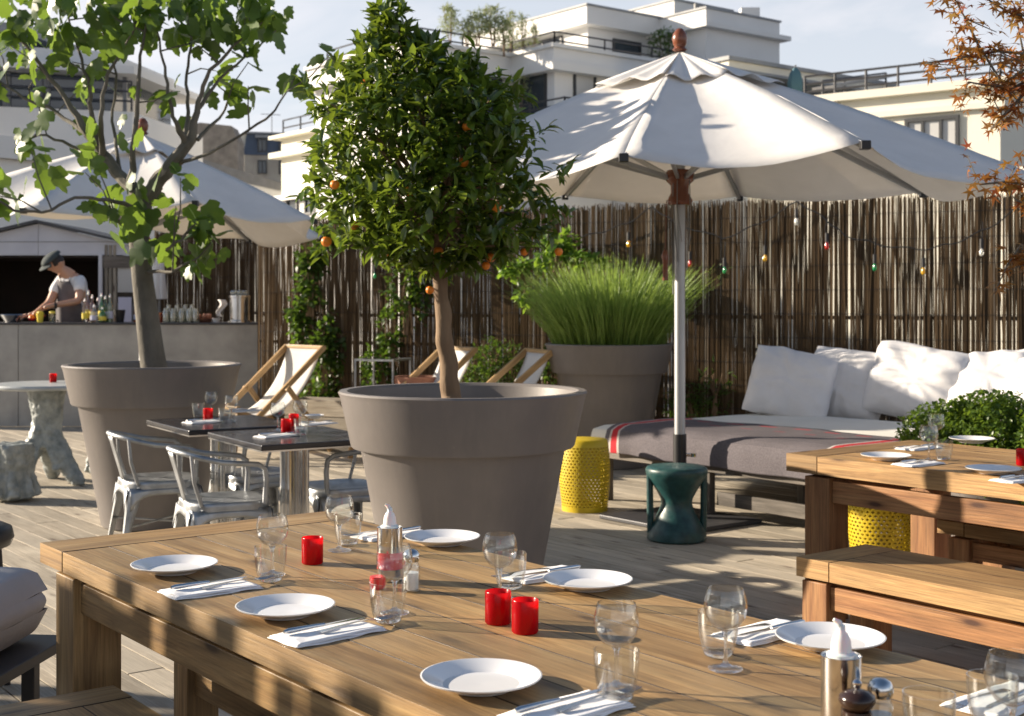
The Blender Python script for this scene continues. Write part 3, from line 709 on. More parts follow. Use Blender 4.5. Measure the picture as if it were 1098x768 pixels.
for k, (a, b) in enumerate([(392, 89), (501, 136), (497, 174), (359, 198), (350, 259), (470, 270), (526, 276), (562, 270), (521, 285), (461, 311), (532, 222), (485, 154), (380, 242), (599, 270), (420, 272), (440, 205)]):
    if f0 is None: f0 = fr.build('orange_fruit', 'orange', ot, smooth=True, ang=80); o = f0
    else: o = f0.copy(); C.objects.link(o); o.parent = ot
    o.location = D(a, b, Yo - (.32 if 120 < b < 240 else .10) * (1 if b < 260 else .5)); s = ru(.95, 1.3); o.scale = (s, s, s)
# ---- fig tree
fg = thing('fig_tree', 'fig tree with big lobed leaves and grey branches in the left pot', 'tree', (0, 0, 0)); Yf = P1[1]
def figleaf(m, p, d, n, S, tone=None):
    d = d.normalized(); s = d.cross(n); s = s.normalized() if s.length > 1e-4 else d.orthogonal().normalized(); n = s.cross(d)
    ol = [(0, 0), (-.04, .22), (.16, .40), (.33, .46), (.42, .30), (.52, .38), (.72, .36), (.78, .16), (.92, .13), (1.04, 0)]
    cu = ru(.0, .55)
    def q(a, b): return p + d * (a * S) + s * (b * S) - n * (S * (cu * a * a + .35 * b * b * (1 if cu > .15 else -.6))) + n * (.02 * S * sin(a * 9 + b * 7))
    L_ = [q(a, b) for a, b in ol]; Rr = [q(a, -b) for a, b in ol[1:-1]]; mid = [q(.3, 0), q(.6, 0)]
    vs = L_ + Rr + mid; nL = len(ol); i30, i60 = len(vs) - 2, len(vs) - 1
    fs = []
    for side in (0, 1):
        idx = list(range(nL)) if side == 0 else [0] + [nL + k for k in range(nL - 2)] + [nL - 1]
        for k in range(nL - 1):
            c = i30 if k < 5 else i60
            f = (idx[k], idx[k + 1], c); fs.append(f if side else tuple(reversed(f)))
        f = (idx[5], i60, i30); fs.append(f if side else tuple(reversed(f)))
    m.add(vs, fs, [[(0, 0)] * 3] * len(fs), tone)
fb = MB(); sf = Yf / F
def FT(px, py, dy=0): return D(px, py, Yf + dy)
tk = [(166, 400, .088), (163, 380, .082), (158, 340, .075), (153, 300, .069), (149, 262, .064), (150, 235, .060), (156, 212, .056)]
fb.tube([FT(a, b) for a, b, r in tk], [r for a, b, r in tk], 16); ftk = fb.build('trunk', 'figbark', fg, smooth=True)
limbs = [
 [(156, 216, 0, .055), (172, 190, -.05, .048), (190, 168, -.1, .04), (205, 150, -.1, .034), (212, 110, -.1, .016), (225, 75, -.15, .012), (262, 40, -.2, .008), (285, 20, -.2, .004)],
 [(152, 215, 0, .05), (130, 190, .1, .042), (110, 165, .15, .036), (95, 145, .1, .030), (70, 105, .1, .016), (40, 65, .05, .012), (15, 35, 0, .007)],
 [(104, 155, .12, .028), (98, 120, .1, .016), (95, 85, .05, .012), (80, 40, .1, .008), (70, 0, .1, .005)],
 [(110, 165, .1, .022), (108, 125, -.1, .015), (115, 80, -.1, .011), (140, 40, -.1, .008), (150, 5, -.1, .004)],
 [(140, 205, 0, .028), (142, 160, -.15, .018), (147, 110, -.2, .015), (150, 60, -.2, .010), (160, 10, -.2, .006)],
 [(200, 155, -.1, .026), (185, 125, -.25, .013), (180, 90, -.25, .011), (172, 55, -.3, .008), (165, 15, -.3, .004)],
 [(195, 165, -.1, .022), (202, 120, .15, .013), (200, 80, .2, .010), (205, 40, .2, .008), (198, 0, .2, .005)],
 [(210, 120, -.1, .016), (235, 85, 0, .010), (270, 55, .05, .007), (300, 30, .1, .004)],
 [(180, 182, 0, .016), (215, 168, -.2, .011), (250, 150, -.25, .009), (285, 128, -.3, .008), (303, 105, -.3, .006), (318, 80, -.3, .004)],
 [(150, 225, 0, .018), (115, 214, -.3, .012), (80, 212, -.4, .010), (45, 228, -.45, .009), (15, 226, -.5, .008), (-15, 205, -.5, .006)],
 [(95, 145, .1, .018), (60, 120, .3, .012), (25, 105, .35, .009), (-10, 80, .4, .006)],
 [(120, 180, .1, .016), (85, 160, .35, .012), (50, 145, .4, .009), (20, 150, .4, .006)],
 [(152, 260, -.02, .018), (178, 268, -.25, .011), (195, 258, -.3, .008), (210, 240, -.3, .005)],
 [(153, 290, 0, .014), (185, 292, -.2, .009), (205, 280, -.25, .006)],
 [(147, 250, 0, .018), (125, 235, -.2, .011), (110, 215, -.3, .006)],
 [(212, 150, -.1, .014), (240, 120, .2, .008), (250, 95, .2, .004)],
 [(130, 190, .1, .014), (120, 130, .3, .010), (125, 80, .3, .008), (110, 35, .3, .005)]]
fl = MB(); bm = MB()
for lb_ in limbs:
    ps = [FT(a, b, c) for a, b, c, r in lb_]; q = []
    rs = []
    for i in range(len(ps) - 1):
        for k in range(4):
            t = k / 4; w = Vector((noise.noise(ps[i] * 4 + Vector((k * .7, 0, 0))), 0, noise.noise(ps[i] * 4 + Vector((0, k * .7, 0))))) * .02
            q.append(ps[i].lerp(ps[i + 1], t) + (w if k else Vector())); rs.append(lb_[i][3] * (1 - t) + lb_[i + 1][3] * t)
    q.append(ps[-1]); rs.append(lb_[-1][3]); bm.tube(q, rs, 8)
    for s in range(2):                       # side twigs
        i = random.randrange(len(q) // 2, len(q) - 1); e = q[i] + Vector((ru(-.3, .3), ru(-.3, .3), ru(.05, .45)))
        bm.tube([q[i], q[i].lerp(e, .5) + rv() * .03, e], [.006, .005, .003], 5)
        for k in range(3):
            d = rv() + Vector((0, 0, -.1)); figleaf(fl, e + d.normalized() * .04, d, Vector((0, 0, 1)) + rv() * .6, ru(.08, .16), R())
    e = q[-1]
    for k in range(4):
        d = rv() + Vector((0, 0, -.25)); st = e + rv() * .05
        figleaf(fl, st, d + Vector((0, 0, -.5)), Vector((-.4, -.4, .5)) + rv() * .6, ru(.10, .175), R())
bm.build('branches', 'figbark', fg, smooth=True)
zones = [(150, 6, 165, 34, 125, .5), (55, 50, 75, 55, 34, .5), (240, 26, 60, 36, 28, .4), (170, 225, 60, 48, 40, .35), (35, 185, 45, 25, 9, .3), (60, 140, 60, 30, 10, .4), (150, 110, 80, 40, 9, .45), (225, 265, 30, 30, 8, .2), (318, 80, 12, 14, 4, .1), (265, 118, 6, 10, 1, .1)]
for cx_, cy_, rx, ry, n, dep in zones:
    for k in range(n):
        a = ru(0, 6.28); q = sqrt(R()); p = FT(cx_ + cos(a) * rx * q, cy_ + sin(a) * ry * q, ru(-dep, dep))
        d = rv() * .6 + Vector((0, 0, -.85)); figleaf(fl, p, d, Vector((ru(-1, .4), ru(-1, .4), .45)) + rv() * .4, ru(.09, .185), R() ** 1.2)
fl.build('crown', 'leaf_fig', fg, smooth=True, ang=60)
# ---- rosemary
rs_ = thing('rosemary_bush', 'tall bright green rosemary fanning out of the pot by the fence', 'plant', (P3[0], P3[1], .95)); m = MB()
for k in range(2600):
    a = ru(0, 6.28); q = sqrt(R()) * .44; b0 = Vector((cos(a) * q, sin(a) * q, 0)); spread = q / .44
    H_ = ru(.35, 1.0) ** .8 * (1 - .18 * spread); out = Vector((cos(a), sin(a), 0)) * (spread * ru(.40, .85) * H_) + Vector((ru(-.08, .08), ru(-.08, .08), 0))
    w = ru(.0025, .005); sd = rv(); sd.z = 0; sd = sd.normalized() * w
    p0, p1, p2, p3 = b0, b0 + out * .25 + Vector((0, 0, H_ * .4)), b0 + out * .62 + Vector((0, 0, H_ * .75)), b0 + out * 1.05 + Vector((0, 0, H_))
    m.add([p0 - sd, p0 + sd, p1 - sd, p1 + sd, p2 - sd, p2 + sd, p3], [(0, 1, 3, 2), (2, 3, 5, 4), (4, 5, 6)], [[(0, 0)] * 4, [(0, 0)] * 4, [(0, 0)] * 3])
    for j in range(5):
        t = ru(.35, 1); pp = p1.lerp(p3, (t - .35) / .65) if t > .35 else p1; dd = (p3 - p1).normalized() + rv() * .6
        ss = rv() * .0035; m.add([pp - ss, pp + ss, pp + dd * ru(.03, .05)], [(0, 1, 2)], [[(0, 0)] * 3])
m.build('foliage', 'leaf_grass', rs_)
# ---- generic leafy blobs
def blob(m, c, rad, n, L, W, seed=0, thr=-.25, fill=.5):
    k = 0; g_ = 0
    while k < n and g_ < n * 6:
        g_ += 1; d = rv(); q = ru(0, 1) ** fill
        lump = 1 + .22 * noise.noise(d * 2.2 + Vector((seed, 0, 0))) + .10 * noise.noise(d * 6 + Vector((seed, 0, 0)))
        p = Vector(c) + Vector((d.x * rad[0], d.y * rad[1], d.z * rad[2])) * (q * lump)
        if noise.noise(p * 5 + Vector((seed, 0, 0))) < thr: continue
        leaf(m, p, d * .5 + rv(), Vector((0, 0, 1)) + rv() * .7, L * ru(.7, 1.2), W * ru(.8, 1.2), .3, .15); k += 1
def plant(name, lb, cat, blobs, mat, stems=True, grp=None):
    c0 = Vector(blobs[0][0]); t = thing(name, lb, cat, (c0.x, c0.y, 0), 0, grp); m = MB(); st = MB()
    for i, b in enumerate(blobs):
        c = Vector(b[0]) - Vector((c0.x, c0.y, 0)); blob(m, c, b[1], b[2], b[3], b[4], i * 7.3 + c0.x, *b[5:])
        if stems:
            for k in range(5): st.tube([(c.x * .8 + ru(-.05, .05), c.y, max(0, c.z - b[1][2] * 1.2)), (c.x + ru(-.05, .05), c.y, c.z), (c.x + ru(-.5, .5) * b[1][0], c.y + ru(-.5, .5) * b[1][1], c.z + b[1][2] * .7)], [.01, .007, .003], 5)
    m.build('foliage', mat, t, smooth=True, ang=70)
    if stems: st.build('stems', 'bark', t)
    return t
pt = thing('planter_box', 'low grey planter holding the clipped green bush beside the right table', 'planter', (2.55, 7.03, 0), RZ)
m = MB(); m.lathe([(0, 0), (.20, 0), (.27, .5), (.29, .5), (.29, .53), (.26, .53), (.25, .48), (0, .48)], 48); m.build('pot_body', 'pot', pt, smooth=True, ang=40)
m = MB(); blob(m, (0, 0, .66), (.33, .32, .31), 11000, .030, .020, 3.3, -.9, .2); blob(m, (-.20, .10, .63), (.27, .24, .27), 7000, .030, .020, 5.1, -.9, .2); blob(m, (.27, -.33, .66), (.31, .31, .31), 8000, .030, .020, 8.3, -.9, .2)
bx = thing('box_shrub', 'dense rounded green bush between the white pillows and the right hand table', 'shrub', (2.55, 7.03, .45)); o = m.build('foliage', 'leaf_box', bx, smooth=True, ang=70); o.location = (0, 0, -.45)
f1 = lambda px, off=.12: fenceY(px) + Vector((-.47, -.88, 0)) * off
def fp(px, py, off=.15):
    q = f1(px, off); return D(px, py, q.y)
plant('climbing_plant', 'dark green climber on the fence right behind the nearest deckchair', 'climbing plant',
    [(fp(333, 290), (.16, .12, .42), 520, .075, .05), (fp(322, 340), (.14, .12, .35), 300, .075, .05), (fp(350, 375), (.20, .12, .55), 600, .075, .05), (fp(345, 430), (.28, .16, .22), 420, .075, .05), (fp(345, 255), (.22, .12, .12), 160, .075, .05)], 'leaf_vine')
plant('climbing_plant', 'climber hanging on the fence behind the orange tree trunk', 'climbing plant',
    [(fp(438, 310), (.28, .12, .40), 560, .07, .045), (fp(455, 275), (.3, .12, .2), 250, .07, .045), (fp(418, 360), (.14, .12, .28), 220, .07, .045), (fp(405, 395), (.22, .14, .22), 260, .07, .045)], 'leaf_vine')
plant('climbing_plant', 'bright green leafy climber on the fence just left of the rosemary', 'climbing plant',
    [(fp(598, 268, .3), (.24, .12, .22), 230, .085, .06), (fp(560, 290, .3), (.26, .12, .12), 160, .085, .06), (fp(630, 285, .3), (.20, .12, .16), 140, .085, .06), (fp(565, 318, .3), (.12, .12, .12), 60, .085, .06)], 'leaf_bright')
plant('shrub', 'low dark shrub behind the middle deckchair', 'shrub', [(fp(530, 393, .45), (.36, .25, .30), 900, .06, .02), (fp(500, 402, .5), (.22, .2, .22), 300, .06, .02)], 'leaf_vine')
plant('weedy_plant', 'thin weedy plant between the rosemary pot and the daybed against the fence', 'plant', [(fp(765, 425, .2), (.20, .12, .30), 130, .09, .02, -.9), (fp(735, 432, .2), (.22, .12, .16), 160, .08, .02, -.9)], 'leaf_vine')
plant('weedy_plant', 'small leafy plant between the last deckchair and the rosemary pot', 'plant', [(fp(590, 392, .4), (.14, .12, .2), 110, .07, .04)], 'leaf_vine')
# terrace pots at the fence
def box_planter(px, py, Y, w, d, h, lb):
    c = D(px, py, Y); t = thing('planter_box', lb, 'planter', (c.x, c.y, 0), -.45)
    m = MB(); n = 3
    for k in range(n):
        for s in (-1, 1): m.box((0, s * d / 2, h * (k + .5) / n), (w, .022, h / n - .008), 0)
        for s in (-1, 1): m.box((s * w / 2, 0, h * (k + .5) / n), (.022, d + .02, h / n - .012), 1)
    m.build('boards', 'planter_wood', t, bevel=.003)
    m = MB(); m.box((0, 0, h * .85), (w - .04, d - .04, .02)); m.build('soil', 'soil', t)
box_planter(352, 440, 13.15, .78, .34, .50, 'weathered wooden planter box behind the nearest deckchair')
m = MB(); m.lathe([(0, 0), (.12, 0), (.16, .26), (.17, .26), (.17, .31), (.145, .31), (.14, .25), (0, .25)], 28); o = m.build('terracotta_pot', 'terracotta', None, smooth=True, ang=40); q = D(447, 420, 12.75); o.location = (q.x, q.y, .0); o.scale = (1.3, 1.3, 2.4); tag(o, 'terracotta pot on the floor by the fence left of the orange tree trunk', 'pot')
m = MB(); m.lathe([(0, 0), (.13, 0), (.16, .30), (.17, .31), (.15, .31), (.13, .05), (0, .05)], 28); o = m.build('teal_bucket', 'teal', None, smooth=True, ang=40); q = G(303, 462, 0); o.location = q + Vector((0, .4, 0)); tag(o, 'teal bucket behind the nearest deckchair by the bar', 'bucket')
# ================================================================ STOOLS
t = thing('hourglass_stool', 'dark green glazed hourglass stool under the parasol pole', 'stool', G(725.5, 579, 0), .5)
m = MB(); m.lathe([(0, 0), (.168, 0), (.182, .012), (.180, .045), (.158, .09), (.128, .14), (.104, .19), (.094, .225), (.098, .255), (.122, .30), (.152, .35), (.176, .385), (.188, .41), (.190, .43), (.183, .445), (.170, .452), (0, .452)], 56)
m.build('body', 'green_glaze', t, smooth=True, ang=50)
for k in range(3):
    a = (-.5, pi - .5 + .1, pi / 2 - .5)[k]; m = MB(); m.tube([(.163 * cos(a), .163 * sin(a), .05), (.168 * cos(a), .168 * sin(a), .42)], [.021, .020], 12); m.build('strut', 'green_glaze', t, smooth=True)
def mesh_stool(loc, lb, rot=0):
    t = thing('woven_stool', lb, 'stool', loc, rot, 'yellow perforated barrel stools'); m = MB()
    nr, na = 20, 36; H = .50
    def rad(z): k = z / H; return .152 + .024 * sin(pi * min(1, max(0, k * .90 + .02)))
    def pt(i, j):
        z = .03 + (H - .075) * i / nr; a = 2 * pi * j / na; return Vector((rad(z) * cos(a), rad(z) * sin(a), z))
    for i in range(nr):
        for j0 in range(na):
            j = j0 + (.5 if i % 2 else 0)
            c = [pt(i, j), pt(i, j + 1), pt(i + 1, j + 1), pt(i + 1, j)]; ce = sum(c, Vector()) / 4
            mids = [(c[k] + c[(k + 1) % 4]) / 2 for k in range(4)]
            inn = [ce + (q - ce) * .74 for q in mids]
            vs = c + mids + inn
            fs = []
            for k in range(4): fs += [(k, 4 + k, 8 + k), (k, 8 + k, 8 + (k + 3) % 4), (k, 8 + (k + 3) % 4, 4 + (k + 3) % 4)]
            m.add(vs, fs, [[(0, 0)] * 3] * 12)
    o = m.build('woven_body', 'yellow', t, solid=.005)
    m = MB(); m.lathe([(0, H), (rad(H) - .012, H), (rad(H), H - .008), (rad(H - .05) + .004, H - .05), (rad(H - .05) - .004, H - .05), (rad(H) - .02, H - .012), (0, H - .012)], 44); m.build('top_rim', 'yellow', t, smooth=True, ang=50)
    m = MB(); m.lathe([(rad(0) - .01, 0), (rad(0) + .006, 0), (rad(.035) + .005, .04), (rad(.035) - .006, .04), (rad(0) - .01, .0)], 44); m.build('base_rim', 'yellow', t, smooth=True, ang=50)
mesh_stool(G(627, 547, 0), 'yellow perforated barrel stool between the centre pot and the green stool')
mesh_stool(Vector((2.07, 7.45, 0)), 'yellow perforated barrel stool seen beneath the right hand table', .3)
# ================================================================ METAL ARMCHAIRS
def metal_chair(label):
    t = thing('metal_armchair', label, 'chair', (0, 0, 0), 0, 'galvanised metal armchairs')   # faces +x
    W = .20
    def sq(a, r): c, s = cos(a), sin(a); k = 1 / max(abs(c), abs(s)) ; return min(k, 1.16) * r
    m = MB(); prof = [(0, .440), (.6, .438), (.92, .446), (1, .449), (1.03, .445), (1.035, .430), (1.035, .405)]
    m.lathe([(W * r, z) for r, z in prof], 48, fn=lambda r, z, a: sq(a, r)); m.build('seat', 'galv', t, smooth=True, ang=60, solid=.002)
    # skirt with arches between the legs
    sk = MB(); n = 24
    for s in range(4):
        a0 = s * pi / 2; R_ = Matrix.Rotation(a0, 4, 'Z')
        def f(u_, v_):
            y = (u_ - .5) * 2 * W * .98; arch = .085 * (abs(u_ - .5) * 2) ** 4 + .035
            z = .407 - arch * v_; return R_ @ Vector((W * 1.035 + .02 * v_ * (abs(u_ - .5) * 2) ** 2, y, z))
        sk.grid(f, 16, 3)
    sk.build('apron', 'galv', t, smooth=True, ang=60, solid=.002)
    for sx in (-1, 1):
        for sy in (-1, 1):
            m = MB()
            a = Vector((sx * W * .93, sy * W * .93, .415)); b = Vector((sx * W * 1.24, sy * W * 1.22, .0)); rows = 8
            vs = []
            for i in range(rows + 1):
                k = i / rows; p = a.lerp(b, k ** 1.1); w = .062 * (1 - k) ** 1.5 + .022
                # V-folded channel, ridge outwards
                for qx, qy, o in ((-1, 0, 0), (-.5, 0, .2), (0, 0, .35), (0, -.5, .2), (0, -1, 0)):
                    vs.append(Vector((p.x + sx * (qx * w + .010), p.y + sy * (qy * w + .010), p.z)))
            fs = [(i * 5 + j, i * 5 + j + 1, i * 5 + 6 + j, i * 5 + 5 + j) for i in range(rows) for j in range(4)]
            m.add(vs, fs); m.build('leg', 'galv', t, smooth=True, ang=80, solid=.003)
    m = MB(); pts = []
    pts.append((.165, .205, .435)); pts.append((.172, .208, .55)); pts.append((.165, .210, .61)); pts.append((.13, .215, .635))
    for k in range(13):
        a = pi / 2 + pi * k / 12; pts.append((-.06 + .235 * cos(a) * .92, .235 * sin(a), .655 + .055 * (-cos(a)) * 1.0))
    pts += [(.13, -.215, .635), (.165, -.210, .61), (.172, -.208, .55), (.165, -.205, .435)]
    m.tube(pts, .0140, 10); m.build('arm_rail', 'galv', t, smooth=True, ang=80)
    m = MB()
    def sl(u_, v_): z = .44 + (.70 - .44) * u_; w = .045 + .035 * u_; return Vector((-.195 - .075 * u_ - .01 * cos((v_ - .5) * 3), (v_ - .5) * 2 * w, z))
    m.grid(sl, 8, 6); m.build('back_slat', 'galv', t, smooth=True, solid=.003)
    for s in (-1, 1):
        m = MB(); m.tube([(-.15, s * .195, .435), (-.19, s * .205, .56), (-.20, s * .19, .69)], .010, 8); m.build('back_stay', 'galv', t, smooth=True)
    m = MB(); m.tube([(-W * 1.1, -W * 1.1, .2), (W * 1.1, W * 1.1, .2)], .006, 6); m.tube([(-W * 1.1, W * 1.1, .2), (W * 1.1, -W * 1.1, .2)], .006, 6); m.build('cross_brace', 'galv', t)
    return t
c1 = metal_chair('galvanised metal armchair pushed to the front bistro table, nearest the camera'); p = G(240, 533, .45); c1.location = (p.x, p.y, 0); c1.rotation_euler = (0, 0, .42)
p = G(170, 511, .45); dup(c1, (p.x, p.y, 0), .45, 'galvanised metal armchair standing in front of the fig pot')
p = G(275, 505, .45); dup(c1, (p.x, p.y, 0), 3.75, 'galvanised metal armchair behind the front bistro table, facing the camera')
p = G(364, 519, .45); dup(c1, (p.x, p.y, 0), 3.7, 'galvanised metal armchair half hidden behind the centre pot')
# ================================================================ BISTRO TABLES
u1 = Vector((.53, -.85, 0)).normalized(); v1 = Vector((-u1.y, u1.x, 0)); rz1 = atan2(u1.y, u1.x)
def bistro(corner, lb):
    c = corner - u1 * .40 + v1 * .34; t = thing('bistro_table', lb, 'table', (c.x, c.y, 0), rz1, 'black bistro tables')
    m = MB(); m.box((0, 0, .735), (.80, .68, .028)); m.build('tabletop', 'blacktop', t, bevel=.006)
    m = MB(); m.box((0, 0, .716), (.79, .67, .008)); m.build('underside_edge', 'steel', t)
    m = MB()
    def fl_(r, z, a):
        c_, s_ = abs(cos(a)), abs(sin(a)); return r / max(c_, s_) * .93 + .004 * sin(a * 24)
    m.lathe([(.062, .03), (.062, .70)], 192, fn=fl_); m.build('fluted_column', 'steel', t, smooth=True, ang=30)
    m = MB(); m.box((0, 0, .012), (.42, .42, .018)); m.box((0, 0, .028), (.16, .16, .012)); m.build('base_plate', 'steel', t, bevel=.004)
    m = MB(); m.box((0, 0, .706), (.24, .24, .010)); m.build('top_bracket', 'steel', t)
bistro(G(280.5, 477.5, .75), 'black bistro table with fluted steel column, right one of two by the fig pot')
bistro(G(202.5, 461.5, .75), 'black bistro table partly behind the first one, closer to the fig pot')
for k, px, py, lb in [('votive', 307, 463, 'red candle holder at the front of the right bistro table'), ('votive', 315, 457, 'red candle holder half hidden behind another on the right bistro table'), ('votive', 223, 450.5, 'red candle holder on the left bistro table'),
    ('votive', 57, 410, 'red candle holder on the pale stone table'),
    ('wine', 298, 462, 'wine glass left of the candles on the right bistro table'), ('wine', 322, 459, 'wine glass at the back of the right bistro table'), ('wine', 226, 447, 'wine glass behind the candle on the left bistro table'), ('wine', 248, 452, 'wine glass at the right side of the left bistro table'),
    ('tumbler', 323, 467, 'tumbler right of the candles on the right bistro table'), ('tumbler', 241, 453, 'tumbler beside the candle on the left bistro table'), ('tumbler', 212, 447, 'tumbler behind the napkin on the left bistro table')]:
    if k == 'votive' and px == 57: q = G(px, py, .805); q.z = .806
    else: q = G(px, py, .7505)
    put(k, q, R() * 6, lb)
for px, py, s, lb in [(297, 468, 1, 'at the front edge of the right bistro table'), (340, 455, 1, 'at the far edge of the right bistro table'), (218, 453, 1, 'at the front edge of the left bistro table'), (262, 441, 1, 'at the far edge of the left bistro table')]:
    rz = rz1 + (.25 if s > 0 else 3.3); q = G(px, py, .7505); put('napkin', q, rz, 'folded white napkin ' + lb)
    ay = Vector((-sin(rz), cos(rz), 0)); ax = Vector((cos(rz), sin(rz), 0))
    put('fork', q + ax * .012 + Vector((0, 0, .0108)), rz, 'steel fork on the napkin ' + lb); put('knife', q - ax * .02 + Vector((0, 0, .0108)), rz, 'steel knife on the napkin ' + lb)
m = MB(); m.lathe([(0, 0), (.03, 0), (.06, .022), (.058, .024), (.03, .006), (0, .005)], 32); o = m.build('saucer', 'porcelain', None, smooth=True); o.location = G(337, 449, .7505); tag(o, 'small white dish at the back of the right bistro table', 'dish')
# ================================================================ DECKCHAIRS
def deckchair(label):
    t = thing('deckchair', label, 'deckchair', (0, 0, 0), 0, 'wood and canvas deckchairs')     # faces -x, width y
    w = .29
    top = Vector((.36, 0, 1.02)); low = Vector((-.62, 0, .22)); foot = Vector((-.46, 0, .02))
    for s in (-1, 1):
        m = MB(); m.bar(top + Vector((0, s * w, 0)), low + Vector((0, s * w, 0)), .028, .055); m.build('side_rail', 'deckchair', t, bevel=.004)
        m = MB(); m.bar(Vector((-.10, s * (w + .034), .66)), Vector((.42, s * (w + .034), .02)), .026, .05); m.build('rear_leg', 'deckchair', t, bevel=.004)
        m = MB(); m.bar(Vector((-.64, s * (w - .034), .47)), Vector((.34, s * (w - .034), .05)), .026, .05); m.build('seat_rail', 'deckchair', t, bevel=.004)
        m = MB(); m.bar(Vector((-.60, s * (w - .034), .45)), Vector((-.66, s * (w - .034), .02)), .026, .05); m.build('front_leg', 'deckchair', t, bevel=.004)
        m = MB(); m.tube([Vector((-.115, s * (w + .06), .63)), Vector((-.115, s * (w - .03), .63))], .016, 10); m.build('pivot', 'deckchair', t)
    for p, L, nme in ((top, 2 * w + .03, 'head_bar'), (Vector((-.645, 0, .49)), 2 * w + .06, 'front_bar'), (Vector((.40, 0, .06)), 2 * w + .09, 'foot_bar')):
        m = MB(); m.box(p, (.045, L, .035), 1); m.build(nme, 'deckchair', t, bevel=.006)
    m = MB()
    a, b = top + Vector((-.01, 0, .0)), Vector((-.63, 0, .50))
    def f(u_, v_): p = a.lerp(b, u_); sag = .30 * (4 * u_ * (1 - u_)) ** .85 * (1 + .35 * (u_ - .5)); n = Vector((.42, 0, -1)).normalized(); return p + n * sag * 1.0 + Vector((0, (v_ - .5) * (2 * w - .05 - .04 * sin(pi * u_)), -.01 * cos((v_ - .5) * 3)))
    m.grid(f, 28, 8); m.build('canvas_sling', 'sling', t, smooth=True, solid=.003)
    return t
d1 = deckchair('wood and white canvas deckchair, the fully visible one left of the centre pot')
th = .82; d1.location = (-2.28, 12.75, 0); d1.rotation_euler = (0, 0, th)
dup(d1, (-.80, 12.35, 0), th - .22, 'white canvas deckchair whose top shows on both sides of the orange tree trunk')
dup(d1, (-.09, 11.75, 0), th - .45, 'white canvas deckchair whose top shows just left of the rosemary pot')
t = thing('side_table', 'tall thin framed metal and glass side table by the fence', 'side table', (-1.26, 12.95, 0), -.35)
m = MB(); m.box((0, 0, .91), (.40, .40, .012)); m.build('glass_top', 'clear', t)
for a, b in ((-1, -1), (-1, 1), (1, -1), (1, 1)):
    m = MB(); m.box((a * .2, b * .2, .455), (.018, .018, .91)); m.build('leg', 'galv', t)
for a in (-1, 1):
    m = MB(); m.box((0, a * .2, .898), (.382, .018, .018)); m.build('top_rail', 'galv', t); m = MB(); m.box((a * .2, 0, .898), (.018, .382, .018)); m.build('top_rail', 'galv', t)
# ================================================================ DAYBED
CD = Vector((.60, 9.80, 0)); L_, W_ = 3.6, 2.05
t = thing('daybed', 'low wide daybed with white mattress on a grey slatted wooden frame', 'daybed', CD, RZ)
m = MB()
for k in range(19): m.box((.08 + k * .19, W_ / 2, .385), (.085, W_ - .06, .018), 1)
m.build('slats', 'greywood', t, bevel=.002)
for y in (.03, W_ / 2, W_ - .03): m = MB(); m.box((L_ / 2, y, .345), (L_, .045, .06), 0); m.build('frame_rail', 'greywood', t, bevel=.003)
for x in (.02, L_ - .02): m = MB(); m.box((x, W_ / 2, .345), (.04, W_ - .12, .06), 1); m.build('frame_rail', 'greywood', t, bevel=.003)
for x in (.10, 1.12, 2.3, L_ - .12):
    for y in (.06, W_ / 2, W_ - .06): m = MB(); m.box((x, y, .157), (.055, .055, .312), 2); m.build('leg', 'greywood', t, bevel=.003)
for y in (.06, W_ - .06): m = MB(); m.box((L_ / 2 + .5, y, .14), (L_ - 1.4, .03, .09), 0); m.build('low_rail', 'greywood', t, bevel=.003)
m = MB()
def mt(u_, v_):
    x = u_ * L_; return x
nx, ny = 60, 36
def soft(ax, ay):
    x = ax * L_; y = ay * W_; e = min(ax * L_, (1 - ax) * L_, ay * W_, (1 - ay) * W_); z = .55 - .03 * max(0, 1 - e / .08) ** 2 + .006 * noise.noise(Vector((x * 2, y * 2, 0))); return Vector((x, y, z))
m.grid(soft, nx, ny); 
for (a0, a1) in (((0, 0), (1, 0)), ((1, 0), (1, 1)), ((1, 1), (0, 1)), ((0, 1), (0, 0))):
    def side(u_, v_, a0=a0, a1=a1):
        ax = a0[0] + (a1[0] - a0[0]) * u_; ay = a0[1] + (a1[1] - a0[1]) * u_; p = soft(ax, ay); b = .022 * sin(pi * v_)
        nx_ = (a1[1] - a0[1]); ny_ = -(a1[0] - a0[0]); return Vector((p.x + nx_ * b, p.y + ny_ * b, p.z * (1 - v_) + .396 * v_))
    m.grid(side, 50, 5)
m.build('mattress', 'mattress', t, smooth=True, ang=80)
# blanket
m = MB(); prof = [(.80, .556), (.6, .557), (.4, .556), (.2, .557), (.08, .554), (.02, .540), (-.028, .515), (-.040, .47), (-.042, .42), (-.040, .385), (-.036, .350)]
acc = [0]
for a, b in zip(prof, prof[1:]): acc.append(acc[-1] + sqrt((a[0] - b[0]) ** 2 + (a[1] - b[1]) ** 2))
nb = 90
def bl(u_, v_):
    k = v_ * (len(prof) - 1); i = min(int(k), len(prof) - 2); f = k - i; y = prof[i][0] * (1 - f) + prof[i + 1][0] * f; z = prof[i][1] * (1 - f) + prof[i + 1][1] * f
    x = .19 + u_ * 2.06; w = noise.noise(Vector((x * 2.2, y * 2, 4))); hang = max(0, min(1, (.53 - z) / .18))
    edge = (.10 * noise.noise(Vector((x * 1.1, 0, 9))) + .05 * noise.noise(Vector((x * 4, 0, 2)))) * (1 - v_) ** 4
    return Vector((x, y + edge * .8 - abs(.030 * w) * hang - .012 * sin(x * 7 + 2 * sin(x * 2.3)) * hang * hang - .008 * hang, z + .012 + .012 * abs(w) * (1 - hang) + .02 * noise.noise(Vector((x * 1.5, 0, 5))) * hang * hang))
